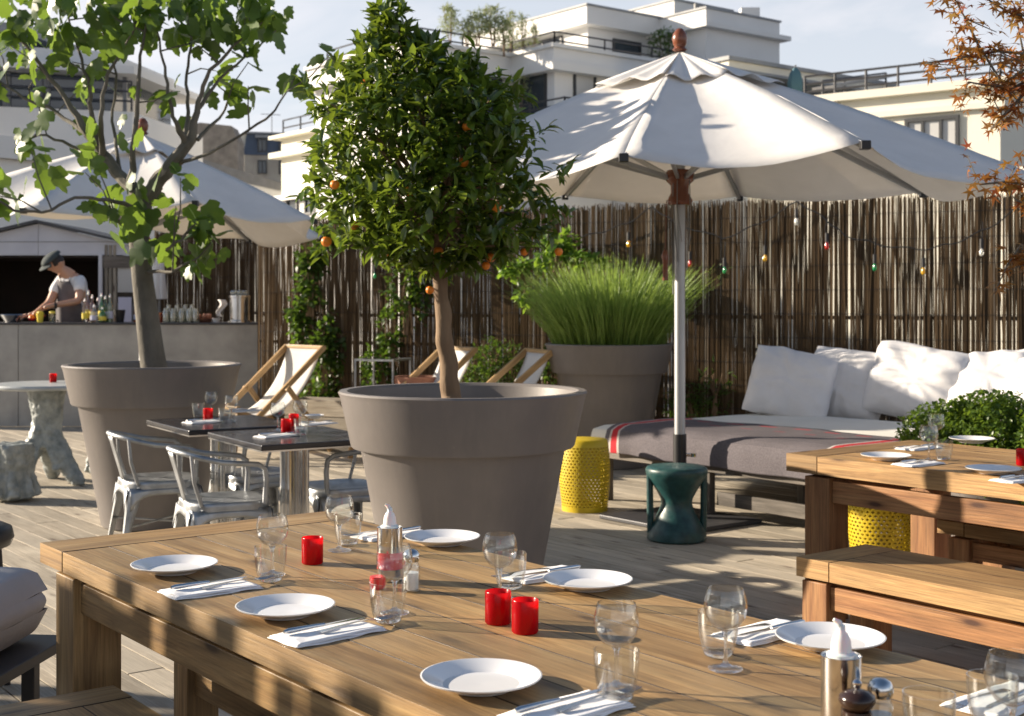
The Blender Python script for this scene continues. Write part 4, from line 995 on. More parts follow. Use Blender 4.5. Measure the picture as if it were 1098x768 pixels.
m.grid(bl, nb, 40, uvf=lambda a, b: (.04 + a * 2.08, b * 1.15))
o = m.build('blanket', 'blanket', None, smooth=True, solid=.006); o.location = CD; o.rotation_euler = (0, 0, RZ)
tag(o, 'grey wool blanket with red and white stripes draped over the front of the daybed', 'blanket')
def pillow(px, py, Y, w, h, rz, lean, roll, lb):
    m = MB(); s = random.random() * 50; n = 44
    def f(sgn):
        def g_(a, b):
            x = (a - .5) * 2; y = (b - .5) * 2; e = max(0, (1 - x ** 4) * (1 - y ** 4)); r = 1 - .10 * (1 - abs(y)) * abs(x) ** 3 ; r2 = 1 - .10 * (1 - abs(x)) * abs(y) ** 3
            an = atan2(y, x); rr_ = sqrt(x * x + y * y); wr = .022 * noise.noise(Vector((x * 1.1 + s, y * 1.1, sgn))) + .020 * rr_ * noise.noise(Vector((cos(an) * 3.2 + s, sin(an) * 3.2, sgn + rr_ * .6))) + .010 * noise.noise(Vector((x * 1.2 + s, y * 4.0 + x * 1.5, sgn + 3)))
            return Vector((x * w / 2 * r2 + .01 * noise.noise(Vector((y * 3, s, 0))), sgn * (e ** .5 * .135 + 1.5 * wr * min(1, e * 3)), y * h / 2 * r + .015 * noise.noise(Vector((x * 2.3, s, 1)))))
        return g_
    m.grid(f(-1), n, n); m.grid(f(1), n, n)
    o = m.build('pillow', 'pillow', None, smooth=True, ang=180)
    o.location = D(px, py, Y); o.rotation_euler = (Matrix.Rotation(rz, 3, 'Z') @ Matrix.Rotation(lean, 3, 'X') @ Matrix.Rotation(roll, 3, 'Y')).to_euler(); tag(o, lb, 'pillow', 'white pillows on the daybed')
pillow(1062, 412, 10.05, .66, .58, -.70, -.75, -.25, 'plump white pillow lying low just above the round bush')
pillow(985, 411, 10.35, .80, .62, -.60, -.45, .14, 'largest white pillow, second from the right in the row on the daybed')
pillow(908, 413, 10.75, .66, .60, -.62, -.35, .10, 'shaded white pillow between the leftmost and the largest one')
pillow(848, 413, 10.70, .66, .60, -.15, -.50, .24, 'leftmost white pillow on the daybed, tipped to one side')
pillow(1125, 418, 9.7, .66, .55, -.7, -.8, .2, 'white pillow cut by the right edge of the view')
# ================================================================ STONE TABLE AND STOOLS
def stone(name, lb, cat, loc, tubes, grp, vox=.012, disp=.02, top=None, rz=0):
    t = thing(name, lb, cat, loc, rz, grp); m = MB()
    for pts, rr in tubes: m.tube(pts, rr, 14)
    o = m.build('trunk_base' if top else 'stool_body', 'stone', t, smooth=True, ang=180)
    r = o.modifiers.new('remesh', 'REMESH'); r.mode = 'VOXEL'; r.voxel_size = vox; r.use_smooth_shade = True
    tx = bpy.data.textures.new('knots', 'CLOUDS'); tx.noise_scale = .05; tx.noise_depth = 3
    d = o.modifiers.new('displace', 'DISPLACE'); d.texture = tx; d.strength = disp * 1.6; d.mid_level = .5
    if top: m = MB(); m.lathe(top, 64); m.build('tabletop', 'stonetop', t, smooth=True, ang=40)
rt = [([(0, 0, .78), (0, 0, .62), (.01, 0, .42), (0, 0, .30)], [.155, .13, .105, .13])]
for a in (-.35, 1.75, 3.85):
    d = Vector((cos(a), sin(a), 0)); rt.append(([Vector((0, 0, .40)) + d * .03, Vector((0, 0, .27)) + d * .12, Vector((0, 0, .13)) + d * .22, Vector((0, 0, .035)) + d * .31, Vector((0, 0, .025)) + d * .36], [.09, .085, .07, .055, .03]))
for k in range(7):
    a = k * .9; rt.append(([Vector((.12 * cos(a), .12 * sin(a), .76)), Vector((.09 * cos(a + .5), .09 * sin(a + .5), .5)), Vector((.12 * cos(a + .8), .12 * sin(a + .8), .3)), Vector((.2 * cos(a + .9), .2 * sin(a + .9), .12))], [.035, .03, .03, .022]))
q = D(50, 410, 10.65); stone('stone_table', 'pale stone table shaped like a tree trunk with roots, far left', 'table', (q.x, q.y, 0), rt, None, top=[(0, .765), (.40, .765), (.43, .775), (.435, .79), (.425, .803), (0, .805)])
def stool_t(h, r):
    a_ = [([(0, 0, h), (0, 0, h * .5), (0, 0, .02)], [r, r * .8, r * .95])]
    for k in range(8):
        a = k * .785; a_.append(([Vector((r * .85 * cos(a), r * .85 * sin(a), h * .95)), Vector((r * .75 * cos(a + .3), r * .75 * sin(a + .3), h * .5)), Vector((r * 1.05 * cos(a + .4), r * 1.05 * sin(a + .4), .03))], [r * .22, r * .2, r * .3]))
    return a_
stone('stone_stool', 'stone tree stump stool in front of the stone table', 'stool', (-3.66, 9.72, 0), stool_t(.42, .15), 'stone stump stools')
stone('stone_stool', 'stone tree stump stool half hidden behind the fig pot', 'stool', (-3.44, 11.15, 0), stool_t(.44, .12), 'stone stump stools')
# ================================================================ LOUNGE PIECES LOWER LEFT
t = thing('lounge_chair', 'dark framed lounge chair with thick grey cushion cut by the left edge', 'lounge chair', (-1.885, 4.04, -.035), -.10)
m = MB()
def cu(sgn):
    def g_(a, b):
        x = (a - .5) * 2; y = (b - .5) * 2; e = max(0, (1 - x ** 10) * (1 - y ** 10)); return Vector((x * .33, y * .34, .515 + sgn * (.03 + .085 * e ** .3) + .006 * noise.noise(Vector((x * 2, y * 2, sgn)))))
    return g_
m.grid(cu(1), 28, 28); m.grid(cu(-1), 28, 28)
def rim(u_, v_):
    a = u_ * 2 * pi; c, s = cos(a), sin(a); k = 1 / max(abs(c), abs(s)); k = min(k, 1.33); return Vector((c * k * (.33 + .012 * sin(pi * v_)), s * k * (.34 + .012 * sin(pi * v_)), .485 + .06 * v_))
m.grid(rim, 60, 4); m.build('seat_cushion', 'cushion', t, smooth=True, ang=80)
m = MB(); m.box((0, 0, .375), (.80, .72, .035)); m.build('seat_frame', 'darkmetal', t, bevel=.004)
for a, b in ((-1, -1), (-1, 1), (1, -1), (1, 1)): m = MB(); m.box((a * .28, b * .32, .178), (.045, .045, .355)); m.build('leg', 'darkmetal', t, bevel=.004)
t = thing('black_stool', 'black padded stool cut by the left edge behind the grey cushion', 'stool', (-2.06, 4.95, -.03), 0)
m = MB(); m.lathe([(0, .56), (.15, .56), (.175, .57), (.188, .60), (.18, .635), (.15, .65), (0, .655)], 40); m.build('seat', 'black', t, smooth=True, ang=60)
for k in range(4): a = k * pi / 2 + .5; m = MB(); m.tube([(.13 * cos(a), .13 * sin(a), .565), (.165 * cos(a), .165 * sin(a), 0)], .013, 10); m.build('leg', 'black', t, smooth=True)
m = MB(); m.lathe([(.146, .2), (.154, .2), (.154, .216), (.146, .216), (.146, .2)], 32); m.build('foot_ring', 'black', t)
# ================================================================ BAR
BY = 15.5; BX1 = (280 - CX) / F * BY
t = thing('bar_counter', 'long dull zinc clad bar counter at the back left', 'bar counter', (-5.2, BY, 0))
x0, x1 = -7.2 + 5.2, BX1 + 5.2
m = MB(); n = 3; w = (x1 - x0) / n
for k in range(n): m.box((x0 + (k + .5) * w, .02, .60), (w - .006, .04, 1.19))
m.build('front_panels', 'zinc', t, bevel=.003)
m = MB(); m.box((x1 - .02, .38, .60), (.04, .66, 1.19)); m.build('end_panel', 'zinc', t, bevel=.003)
m = MB(); m.box(((x0 + x1) / 2, .37, 1.2075), (x1 - x0 + .03, .78, .022)); m.build('countertop', 'darkmetal', t, bevel=.004)
TOPZ = 1.219
def bar_at(px, dy=.35): Y = BY + dy; return Vector(((px - CX) / F * Y, Y, TOPZ))
m = MB(); m.box((-5.4, 17.0, .12), (4.2, 1.5, .22)); m.build  # raised floor behind the bar
o = m.build('duckboard', 'greywood'); tag(o, 'low raised boards on the floor behind the bar', 'floor boards')
def bottle(px, dy, h, r, mat_, lb, cap='nozzle', grp='bottles on the bar'):
    t = thing('bottle', lb, 'bottle', bar_at(px, dy), 0, grp)
    m = MB(); m.lathe([(0, 0), (r * .95, 0), (r, .01), (r, h * .56), (r * .85, h * .66), (r * .36, h * .76), (r * .34, h * .93), (0, h * .93)], 20); m.build('glass_body', mat_, t, smooth=True, ang=60)
    m = MB(); m.lathe([(0, h * .931), (r * .4, h * .931), (r * .3, h * .97), (r * .18, h * 1.06), (0, h * 1.07)], 12); m.build('pourer', cap, t, smooth=True)
    m = MB(); m.lathe([(r * 1.01, h * .15), (r * 1.01, h * .42)], 20); m.build('label', 'paper' if R() > .4 else 'lemon', t, smooth=True)
bl_ = [(91, .15, .27, .035, 'clear', 'clear bottle, leftmost of the group beside the barman'), (95, .4, .36, .036, 'amber', 'tall brown bottle near the barman'), (99, .25, .31, .036, 'amber', 'brown bottle with white pourer near the barman'), (105, .35, .28, .036, 'clear', 'clear bottle left of the green ones'),
       (109, .2, .33, .036, 'greenglass', 'tall green bottle with green top'), (113, .38, .30, .034, 'greenglass', 'shorter green bottle behind'), (118, .2, .32, .034, 'bottleglass', 'pale bottle with silver pourer right of the green ones'), (101, .12, .20, .045, 'milkglass', 'squat pale jar in front of the bottles'), (110, .12, .17, .045, 'greenglass', 'squat green jar in front of the bottles'), (146, .3, .22, .03, 'amber', 'short brown bottle right of the fig trunk')]
for a in bl_: bottle(*a)
m = MB(); m.lathe([(0, 0), (.05, 0), (.07, .15), (.065, .15), (.045, .01), (0, .01)], 24); o = m.build('straw_holder', 'black', None, smooth=True, ang=50); o.location = bar_at(128, .3); tag(o, 'black cup of straws on the bar left of the fig trunk', 'cup')
g0 = None
def mk_jar():
    m = MB(); m.lathe([(0, 0), (.040, 0), (.043, .01), (.043, .12), (.030, .145), (.032, .17), (.028, .17), (.027, .145), (.039, .12), (.039, .012), (0, .012)], 24); return m.build('glass_carafe', 'milkglass', None, smooth=True, ang=60)
k = 0
for row, (pxs, dy, s) in enumerate([((178, 186, 195, 203, 210), .15, 1), ((181, 190, 199, 206), .32, 1.25)]):
    for px in pxs:
        o = mk_jar() if g0 is None else g0.copy()
        if g0 is None: g0 = o
        else: C.objects.link(o)
        o.location = bar_at(px, dy); o.scale = (1, 1, s); tag(o, 'pale glass carafe in the %s row right of the fig trunk on the bar' % ('front' if row == 0 else 'taller rear'), 'carafe', 'glass carafes on the bar, %s row' % ('front' if row == 0 else 'rear'))
m = MB(); m.lathe([(0, 0), (.035, 0), (.045, .12), (.041, .12), (.032, .006), (0, .006)], 20); o = m.build('amber_jar', 'amber', None, smooth=True, ang=50); o.location = bar_at(171, .2); tag(o, 'amber jar just right of the fig trunk on the bar', 'jar')
t = thing('fruit_bowl', 'shallow bowl of dark red fruit beside the carafes', 'bowl', bar_at(220, .25))
m = MB(); m.lathe([(0, 0), (.06, 0), (.12, .05), (.115, .05), (.055, .01), (0, .01)], 28); m.build('bowl', 'terracotta', t, smooth=True, ang=50)
m = MB()
for k in range(14): a = R() * 6.28; r = sqrt(R()) * .085; m.lathe([(0, -.024), (.017, -.017), (.024, 0), (.017, .017), (0, .024)], 10, (r * cos(a), r * sin(a), .06 + ru(0, .03)))
m.build('fruit', 'terracotta', t, smooth=True, ang=180)
m = MB(); m.lathe([(0, 0), (.03, 0), (.055, .05), (.05, .05), (.025, .006), (0, .006)], 24); o = m.build('white_bowl', 'porcelain', None, smooth=True, ang=50); o.location = bar_at(232, .15); tag(o, 'tiny white bowl on the bar between fruit and steel urn', 'bowl')
t = thing('steel_urn', 'brushed steel drinks urn near the right end of the bar', 'urn', bar_at(257, .3))
m = MB(); m.lathe([(0, 0), (.14, 0), (.14, .02), (.118, .03), (.118, .29), (.13, .295), (.13, .32), (0, .33)], 36); m.build('urn_body', 'steel', t, smooth=True, ang=40)
m = MB(); m.box((-.10, 0, .22), (.05, .05, .03)); m.tube([(-.11, 0, .22), (-.19, 0, .20), (-.20, 0, .10)], .012, 8); m.build('tap', 'black', t)
m = MB()
for k in range(9): a = k * .7; m.lathe([(0, -.03), (.024, -.024), (.034, 0), (.024, .022), (0, .028)], 12, (.085 * cos(a) * (k > 0), .085 * sin(a) * (k > 0), .355))
m.build('glass_lids', 'milkglass', t, smooth=True, ang=180)
m = MB(); 
def tw(a, b): return Vector((.03 * sin(b * 6) + (a - .5) * .09 * (1 - .5 * b), .02 * cos(b * 5 + a * 6), .22 - .20 * b))
m.grid(tw, 8, 10); o = m.build('cloth', 'whitecloth', None, smooth=True, solid=.004); o.location = bar_at(237, .22) + Vector((0, 0, .05)); tag(o, 'crumpled white cloth hanging on the urn tap', 'cloth')
m = MB(); m.lathe([(0, 0), (.09, 0), (.15, .09), (.155, .09), (.15, .094), (.085, .008), (0, .008)], 32); o = m.build('steel_bowl', 'steel', None, smooth=True, ang=50); o.location = bar_at(14, .3); tag(o, 'wide steel bowl on the bar left of the barman', 'bowl')
for px, dy, lb, mt_ in [(43, .05, 'yellow fruit cup in front of the barman', 'lemon'), (56, .08, 'pale drink glass with yellow fruit in front of the barman', 'milkglass')]:
    t = thing('fruit_cup', lb, 'cup', bar_at(px, dy + .1)); m = MB(); m.lathe([(0, 0), (.03, 0), (.045, .11), (.041, .11), (.028, .006), (0, .006)], 20); m.build('cup', mt_, t, smooth=True, ang=50)
    m = MB()
    for k in range(4): m.lathe([(0, -.02), (.015, -.013), (.02, 0), (.015, .013), (0, .02)], 8, (.02 * cos(k * 1.6), .02 * sin(k * 1.6), .115))
    m.build('fruit', 'lemon', t, smooth=True, ang=180)
# shed behind the bar
SY = 17.2
t = thing('bar_shed', 'white boarded shed with low gable roof and dark open front behind the barman', 'shed', (-6.6, SY, 0))
def sx(px): return (px - CX) / F * SY + 6.6
def sz(py): return EYE + (HZ - py) / F * SY
ax, az = sx(41), sz(240); rx, rz_ = sx(160), sz(268); lx = 2 * ax - rx; bz = sz(273.5)
m = MB()
for (a, b) in (((lx, rz_), (ax - .004, az)), ((ax + .004, az), (rx, rz_))):
    for k in range(1):
        vs = [(a[0], 0, bz), (b[0], 0, bz), (b[0], 0, b[1]), (a[0], 0, a[1]), (a[0], .03, bz), (b[0], .03, bz), (b[0], .03, b[1]), (a[0], .03, a[1])]
        m.add(vs, [(0, 1, 2, 3), (7, 6, 5, 4), (0, 4, 5, 1), (1, 5, 6, 2), (2, 6, 7, 3), (3, 7, 4, 0)])
m.build('gable_boards', 'boards', t)
m = MB(); m.box((ax, -.004, bz + .17), (rx - lx - .25, .006, .008)); m.build('board_joint', 'greymetal', t)
for s, xe in ((-1, lx - .15), (1, rx + .15)):
    m = MB(); ze = az - (az - rz_) * abs(xe - ax) / (rx - ax); m.bar((ax, .9, az + .03), (xe, .9, ze + .03), 2.0, .035, up=(0, 1, 0) if False else (0, 0, 1)); m.build('roof', 'darkmetal', t)
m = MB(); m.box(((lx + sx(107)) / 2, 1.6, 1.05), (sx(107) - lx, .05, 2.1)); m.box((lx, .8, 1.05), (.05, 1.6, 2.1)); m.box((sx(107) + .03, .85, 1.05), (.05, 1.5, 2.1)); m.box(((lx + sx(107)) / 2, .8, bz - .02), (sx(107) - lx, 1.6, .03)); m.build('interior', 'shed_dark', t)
m = MB(); m.box((sx(108.5), -.02, bz / 2), (.045, .05, bz), 2); m.build('door_post', 'boards', t)
m = MB(); m.box(((sx(110) + rx) / 2, .01, sz(281)), (rx - sx(110), .06, .16), 0); m.build('lintel', 'greywood', t)
for px in (114, 118.5, 123): m = MB(); m.box((sx(px), .01, sz(300) - .1), (.035, .05, 1.1), 2); m.build('batten', 'planter_wood', t)
m = MB(); m.box(((sx(126) + rx) / 2, .02, sz(300)), (rx - sx(126), .03, sz(287) - sz(314))); m.build('wall_panel', 'blind', t)
m = MB(); m.box(((sx(110) + rx) / 2, .03, .9), (rx - sx(110), .03, 1.1)); m.build('lower_panel', 'greymetal', t)
m = MB(); m.box((sx(134), .0, sz(332)), (.17, .02, .32)); m.build('notice', 'paper', t)
# small folded white parasol by the shed
t = thing('folded_parasol', 'small folded white parasol just right of the fig trunk above the bar', 'parasol', ((171 - CX) / F * 16.8, 16.8, 0))
m = MB(); m.lathe([(.02, 1.78), (.06, 1.55), (.085, 1.50), (.05, 1.9), (.02, 2.2), (0, 2.25)], 20, fn=lambda r, z, a: r * (1 + .2 * sin(a * 6))); m.build('folded_canopy', 'canvas', t, smooth=True)
m = MB(); m.tube([(0, 0, .0), (0, 0, 1.8)], .018, 10); m.build('pole', 'greymetal', t); m = MB(); m.lathe([(0, 0), (.2, 0), (.2, .05), (0, .08)], 24); m.build('foot', 'darkmetal', t)
# ================================================================ BARMAN
def skinmesh(name, mat_, verts, edges, rads, parent, sub=2, root=0):
    me = bpy.data.meshes.new(name); me.from_pydata(verts, edges, []); o = bpy.data.objects.new(name, me); C.objects.link(o); o.parent = parent
    md = o.modifiers.new('skin', 'SKIN'); md.use_smooth_shade = True
    sv = me.skin_vertices[0].data if me.skin_vertices else None
    if sv is None:
        bpy.context.view_layer.objects.active = o; sv = me.skin_vertices[0].data
    for i, r in enumerate(rads):
        sv[i].radius = (r, r) if not hasattr(r, '__len__') else r
    sv[root].use_root = True
    s = o.modifiers.new('sub', 'SUBSURF'); s.levels = sub; s.render_levels = sub
    me.materials.append(M[mat_]); return o
MY = 16.15; MX = (72 - CX) / F * MY
man = thing('person', 'barman in flat cap, white short sleeved shirt and grey apron bending over the bar', 'person', (MX, MY, .23), 0)
def mz(py): return EYE + (HZ - py) / F * MY - .23
def mx(px): return (px - CX) / F * MY - MX
# joints (local): pelvis, waist, chest, neck, head
J = [(.08, .12, .93), (.07, .10, 1.08), (.05, .02, 1.28), (.02, -.04, 1.46), (-.03, -.08, 1.53), (-.09, -.12, 1.60),
     # right arm (viewer right): shoulder, elbow, wrist
     (.15, -.02, 1.42), (.19, -.16, 1.17), (-.06, -.34, 1.12), (-.14, -.38, 1.09),
     # far arm
     (-.10, .04, 1.40), (-.17, -.10, 1.15), (-.26, -.32, 1.03), (-.32, -.36, 1.01),
     # legs
     (.16, .12, .88), (.17, .10, .48), (.17, .14, .09), (.17, .02, .03), (.0, .12, .88), (.0, .06, .48), (.0, .12, .09), (.0, -.0, .03)]
Ed = [(0, 1), (1, 2), (2, 3), (3, 4), (4, 5), (2, 6), (6, 7), (7, 8), (8, 9), (2, 10), (10, 11), (11, 12), (12, 13), (0, 14), (14, 15), (15, 16), (16, 17), (0, 18), (18, 19), (19, 20), (20, 21)]
Rr = [(.15, .11), (.14, .10), (.16, .11), (.075, .07), .055, .05, .062, .046, .030, .028, .062, .046, .030, .028, .085, .06, .045, .035, .085, .06, .045, .035]
HH = Vector((-.085, -.13, 1.605))
skinmesh('body', 'skin', [Vector(p) for p in J], Ed, Rr, man)
# head
m = MB()
def headr(th, ph):
    # th azimuth (0 = face), ph polar from top
    x = sin(ph) * cos(th); y = sin(ph) * sin(th); z = cos(ph)
    p = Vector((x * .098, y * .078, z * .118))
    if z < 0: p.x *= 1 - .12 * -z; p.y *= 1 + .25 * z
    f = max(0, cos(th)) ** 14
    p.x += f * .026 * math.exp(-((z + .12) / .16) ** 2)          # nose
    p.x += max(0, cos(th)) ** 8 * .008 * math.exp(-((z - .30) / .10) ** 2)   # brow
    p.x += max(0, cos(th)) ** 6 * .010 * math.exp(-((z + .52) / .07) ** 2)   # lips
    p.x += max(0, cos(th)) ** 6 * .012 * math.exp(-((z + .86) / .12) ** 2)   # chin
    for s in (-1, 1):
        p.x -= .012 * math.exp(-((th - s * .42) / .2) ** 2) * math.exp(-((z - .12) / .13) ** 2)
    return p
nu, nv = 48, 32
hv = [headr(-pi + 2 * pi * i / nu, pi * j / nv) for i in range(nu) for j in range(nv + 1)]
hf = [(i * (nv + 1) + j, ((i + 1) % nu) * (nv + 1) + j, ((i + 1) % nu) * (nv + 1) + j + 1, i * (nv + 1) + j + 1) for i in range(nu) for j in range(nv)]
m.add(hv, hf)
for s in (-1, 1): m.lathe([(0, -.008), (.02, -.008), (.026, 0), (.02, .008), (0, .008)], 12, (-.012, s * .08, -.005))
hrot = (Matrix.Rotation(radians(180 + 42), 3, 'Z') @ Matrix.Rotation(radians(34), 3, 'Y')).to_euler()
hd = m.build('head', 'skin', man, smooth=True, ang=180); hd.location = HH; hd.rotation_euler = hrot
m = MB()
for s in (-1, 1): m.lathe([(0, -.011), (.008, -.008), (.011, 0), (.008, .008), (0, .011)], 10, (.080, s * .034, .014))
m.build('eyes', 'hair', hd, smooth=True)
m = MB(); m.grid(lambda a, b: headr(-pi + .95 + (2 * pi - 1.9) * a + pi, .25 + 1.42 * b) * 1.06, 30, 12); m.build('hair', 'hair', hd, smooth=True)
m = MB()
def cap(a, b):
    th = 2 * pi * a; ph = 1.55 * b; p = Vector((sin(ph) * cos(th) * .128 + .018, sin(ph) * sin(th) * .108, cos(ph) * .062 + .070 - .016 * cos(th) * b)); return p
m.grid(cap, 36, 10)
def brim(a, b): th = (a - .5) * 2.0; r = .118 + .062 * b; return Vector((r * cos(th) * 1.05 + .010, r * sin(th) * .86, .052 - .028 * b))
m.grid(brim, 16, 4); m.build('flat_cap', 'cap', hd, smooth=True, ang=70, solid=.006)
V_ = [Vector(p) for p in J]
man.scale = (1.06, 1.06, 1.06)
sh = [V_[0] + Vector((0, 0, .05)), V_[1], V_[2], V_[3] - Vector((-.01, 0, .055)), V_[6], V_[6].lerp(V_[7], .62), V_[10], V_[10].lerp(V_[11], .62)]
skinmesh('shirt', 'shirt', sh, [(0, 1), (1, 2), (2, 3), (2, 4), (4, 5), (2, 6), (6, 7)], [(.155, .12), (.155, .12), (.178, .13), (.085, .08), .085, .068, .085, .068], man)
skinmesh('trousers', 'trouser', [V_[0] - Vector((0, 0, .0)), V_[14], V_[15], V_[16], V_[18], V_[19], V_[20]], [(0, 1), (1, 2), (2, 3), (0, 4), (4, 5), (5, 6)], [(.165, .125), .10, .072, .06, .10, .072, .06], man)
m = MB()
def apr(a, b):
    th = (a - .5) * 2.3 + pi * 1.38; z = 1.40 - .85 * b; r = .175 + .01 * sin(a * 20) * b + (.01 if b > .3 else 0); wd = 1 if b > .28 else .42 + .5 * b / .28
    th = (a - .5) * 2.3 * wd + pi * 1.38; cx_, cy_ = .055, .03 + .07 * b
    return Vector((cx_ + r * 1.03 * cos(th), cy_ + r * .86 * sin(th), z))
m.grid(apr, 24, 16); ap = m.build('apron', 'apron', man, smooth=True, solid=.006)
m = MB(); m.tube([Vector((-.02, -.14, 1.385)), Vector((-.06, -.10, 1.46)), Vector((-.01, .02, 1.50)), Vector((.07, -.02, 1.49)), Vector((.06, -.14, 1.385))], .008, 6); m.build('neck_strap', 'apron', ap)
m = MB(); m.tube([V_[8] + Vector((.045, .03, .0)), V_[8] + Vector((.02, .015, 0))], .036, 16); m.build('wristwatch', 'black', man, smooth=True)
def hand(wr, d, s, side=1):                      # palm with four curled fingers and a thumb
    d = Vector(d).normalized(); wr = Vector(wr); sd = d.cross(Vector((0, 0, 1))).normalized() * side; dn = Vector((0, 0, -1))
    vs = [wr, wr + d * .05 * s]; es = [(0, 1)]; rs = [.024 * s, .030 * s]
    for k, L in enumerate((.9, 1.0, .95, .75)):
        o_ = sd * (.027 - .018 * k) * s; b = wr + d * .078 * s + o_; i = len(vs)
        vs += [b, b + (d * .030 + dn * .010) * s * L, b + (d * .044 + dn * .034) * s * L, b + (d * .040 + dn * .056) * s * L]; es += [(1, i), (i, i + 1), (i + 1, i + 2), (i + 2, i + 3)]; rs += [.012 * s, .0095 * s, .0085 * s, .0075 * s]
    i = len(vs); b = wr + d * .025 * s + sd * .034 * s
    vs += [b, b + (d * .026 + sd * .016 + dn * .016) * s, b + (d * .05 + sd * .012 + dn * .034) * s]; es += [(0, i), (i, i + 1), (i + 1, i + 2)]; rs += [.014 * s, .011 * s, .009 * s]
    return vs, es, rs
for nm, wv, dd, sd in (('hand', V_[9], (-.9, -.3, -.35), 1), ('hand', V_[13], (-.95, -.2, -.1), -1)):
    vs, es, rs = hand(wv, dd, 1.0, sd); skinmesh(nm, 'skin', vs, es, rs, man, 2)
t = thing('citrus_squeezer', 'red and orange hand citrus squeezer held by the barman', 'citrus squeezer', Vector((MX - .27, MY - .44, .23 + 1.04)), .3)
m = MB(); m.lathe([(0, -.03), (.035, -.02), (.048, 0), (.044, 0), (.03, -.016), (0, -.024)], 20); m.tube([(.04, 0, 0), (.10, 0, .02), (.15, 0, .03)], .009, 8); m.build('squeezer_bowl', 'redplastic', t, smooth=True)
m = MB(); m.lathe([(0, .0), (.04, .0), (.036, .025), (.02, .04), (0, .044)], 20); m.build('orange_half', 'orange', t, smooth=True)
# ================================================================ STRING LIGHTS
t = thing('string_lights', 'dark cable with small coloured bulbs strung along the reed fence', 'string lights', (0, 0, 0)); wm = MB()
def wp(px, py): q = f1(px, .09); return D(px, py, q.y)
wires = [[(600, 262), (640, 250), (672, 240), (700, 222)], [(700, 222), (725, 240), (775, 256), (815, 240), (855, 216)], [(855, 216), (885, 235), (905, 252), (940, 262), (985, 268), (1020, 262), (1060, 245), (1098, 218), (1120, 205)], [(380, 262), (402, 272), (440, 268), (520, 258), (600, 262)]]
for w in wires:
    pts = []
    for a, b in zip(w, w[1:]):
        for k in range(5): pts.append(wp(a[0] + (b[0] - a[0]) * k / 5, a[1] + (b[1] - a[1]) * k / 5 + 1.5 * sin(k * 1.2)))
    pts.append(wp(*w[-1])); wm.tube(pts, .006, 6)
wm.build('cable', 'black', t)
for px, py, c in [(674, 262, 'yellow'), (740, 283, 'red'), (777, 290, 'green'), (820.5, 277, 'yellow'), (854, 238, 'white'), (886.7, 264, 'red'), (938, 287, 'green'), (990, 291, 'yellow'), (1052.6, 271, 'white'), (402, 296, 'green')]:
    q = wp(px, py); s = MB(); s.tube([q + Vector((.01, 0, .26)), q + Vector((ru(-.02, .02), 0, .15)), q + Vector((0, 0, .10))], .005, 6); s.tube([q + Vector((0, 0, .115)), q + Vector((0, 0, .035))], .017, 10); so = s.build('socket', 'black', t, smooth=True, ang=50)
    b = MB(); b.lathe([(.010, .034), (.017, .015), (.021, -.005), (.017, -.022), (.008, -.031), (0, -.033)], 16, q); b.build('bulb', 'b_' + c, so, smooth=True)
# ================================================================ MAPLE
mp = thing('maple_tree', 'japanese maple with orange red leaves reaching in from the top right', 'tree', (0, 0, 0)); bm = MB(); lv = MB()
root = Vector((3.45, 5.55, .45)); bm.tube([root, root + Vector((-.03, .02, .6)), root + Vector((-.12, .0, 1.1)), root + Vector((-.15, -.05, 1.7))], [.05, .045, .038, .028], 10)
mb_ = bm.build('trunk', 'figbark', mp, smooth=True); bm = MB()
top = root + Vector((-.15, -.05, 1.7)); low = root + Vector((-.1, 0, .9))
def mleaf(p, d, n, S):
    d = d.normalized(); s = d.cross(n); s = s.normalized() if s.length > 1e-4 else d.orthogonal().normalized(); n = s.cross(d); vs = [p + d * S * .25]; fs = []
    pts = []
    for k in range(9):
        a = (-2.1 + 4.2 * k / 8); r = (1 if k % 2 == 0 else .32) * (1 - .10 * abs(k - 4)); pts.append(p + d * S * .25 + (d * cos(a) + s * sin(a)) * S * r * .62 - n * S * .12 * r * r)
    vs += pts; fs = [(0, k, k + 1) for k in range(1, 9)]; lv.add(vs, fs, [[(0, 0)] * 3] * 8)
DM = 5.15
br_ = [[top, D(1120, 60, DM), D(1070, 55, DM), D(1030, 62, DM), D(992, 68, DM)], [D(1120, 60, DM), D(1075, 90, DM), D(1050, 50, DM), D(1035, 20, DM), D(1020, -8, DM)], [top, D(1115, 80, DM), D(1085, 95, DM), D(1060, 92, DM), D(1038, 88, DM)],
       [D(1110, 85, DM), D(1090, 110, DM), D(1075, 125, DM), D(1063, 138, DM)], [top, D(1120, 20, DM), D(1085, 15, DM), D(1060, 0, DM)], [low, D(1115, 200, DM), D(1080, 195, DM), D(1050, 198, DM)], [low, D(1115, 225, DM), D(1090, 215, DM)], [low, D(1115, 280, DM), D(1095, 262, DM), D(1080, 285, DM)], [top, D(1115, 95, 5.3), D(1098, 60, 5.3), D(1090, 20, 5.3)]]
for b in br_:
    n = len(b); bm.tube(b, [.006 * (1 - i / n) + .0018 for i in range(n)], 6)
    for i in range(1, n):
        for k in range(18 if i < n - 1 else 16):
            p = b[i - 1].lerp(b[i], R()) + rv() * ru(0, .055); d = rv() + Vector((0, 0, -.3)); mleaf(p, d, Vector((0, 0, 1)) + rv() * .6, ru(.05, .085))
        e = b[i] + rv() * .13
        bm.tube([b[i], e], [.003, .0015], 4)
        for k in range(10): mleaf(b[i].lerp(e, R()) + rv() * .03, rv() + Vector((0, 0, -.3)), Vector((0, 0, 1)) + rv() * .6, ru(.05, .085))
bm.build('branches', 'figbark', mp, smooth=True); lv.build('crown', 'leaf_maple', mp, smooth=True, ang=60)
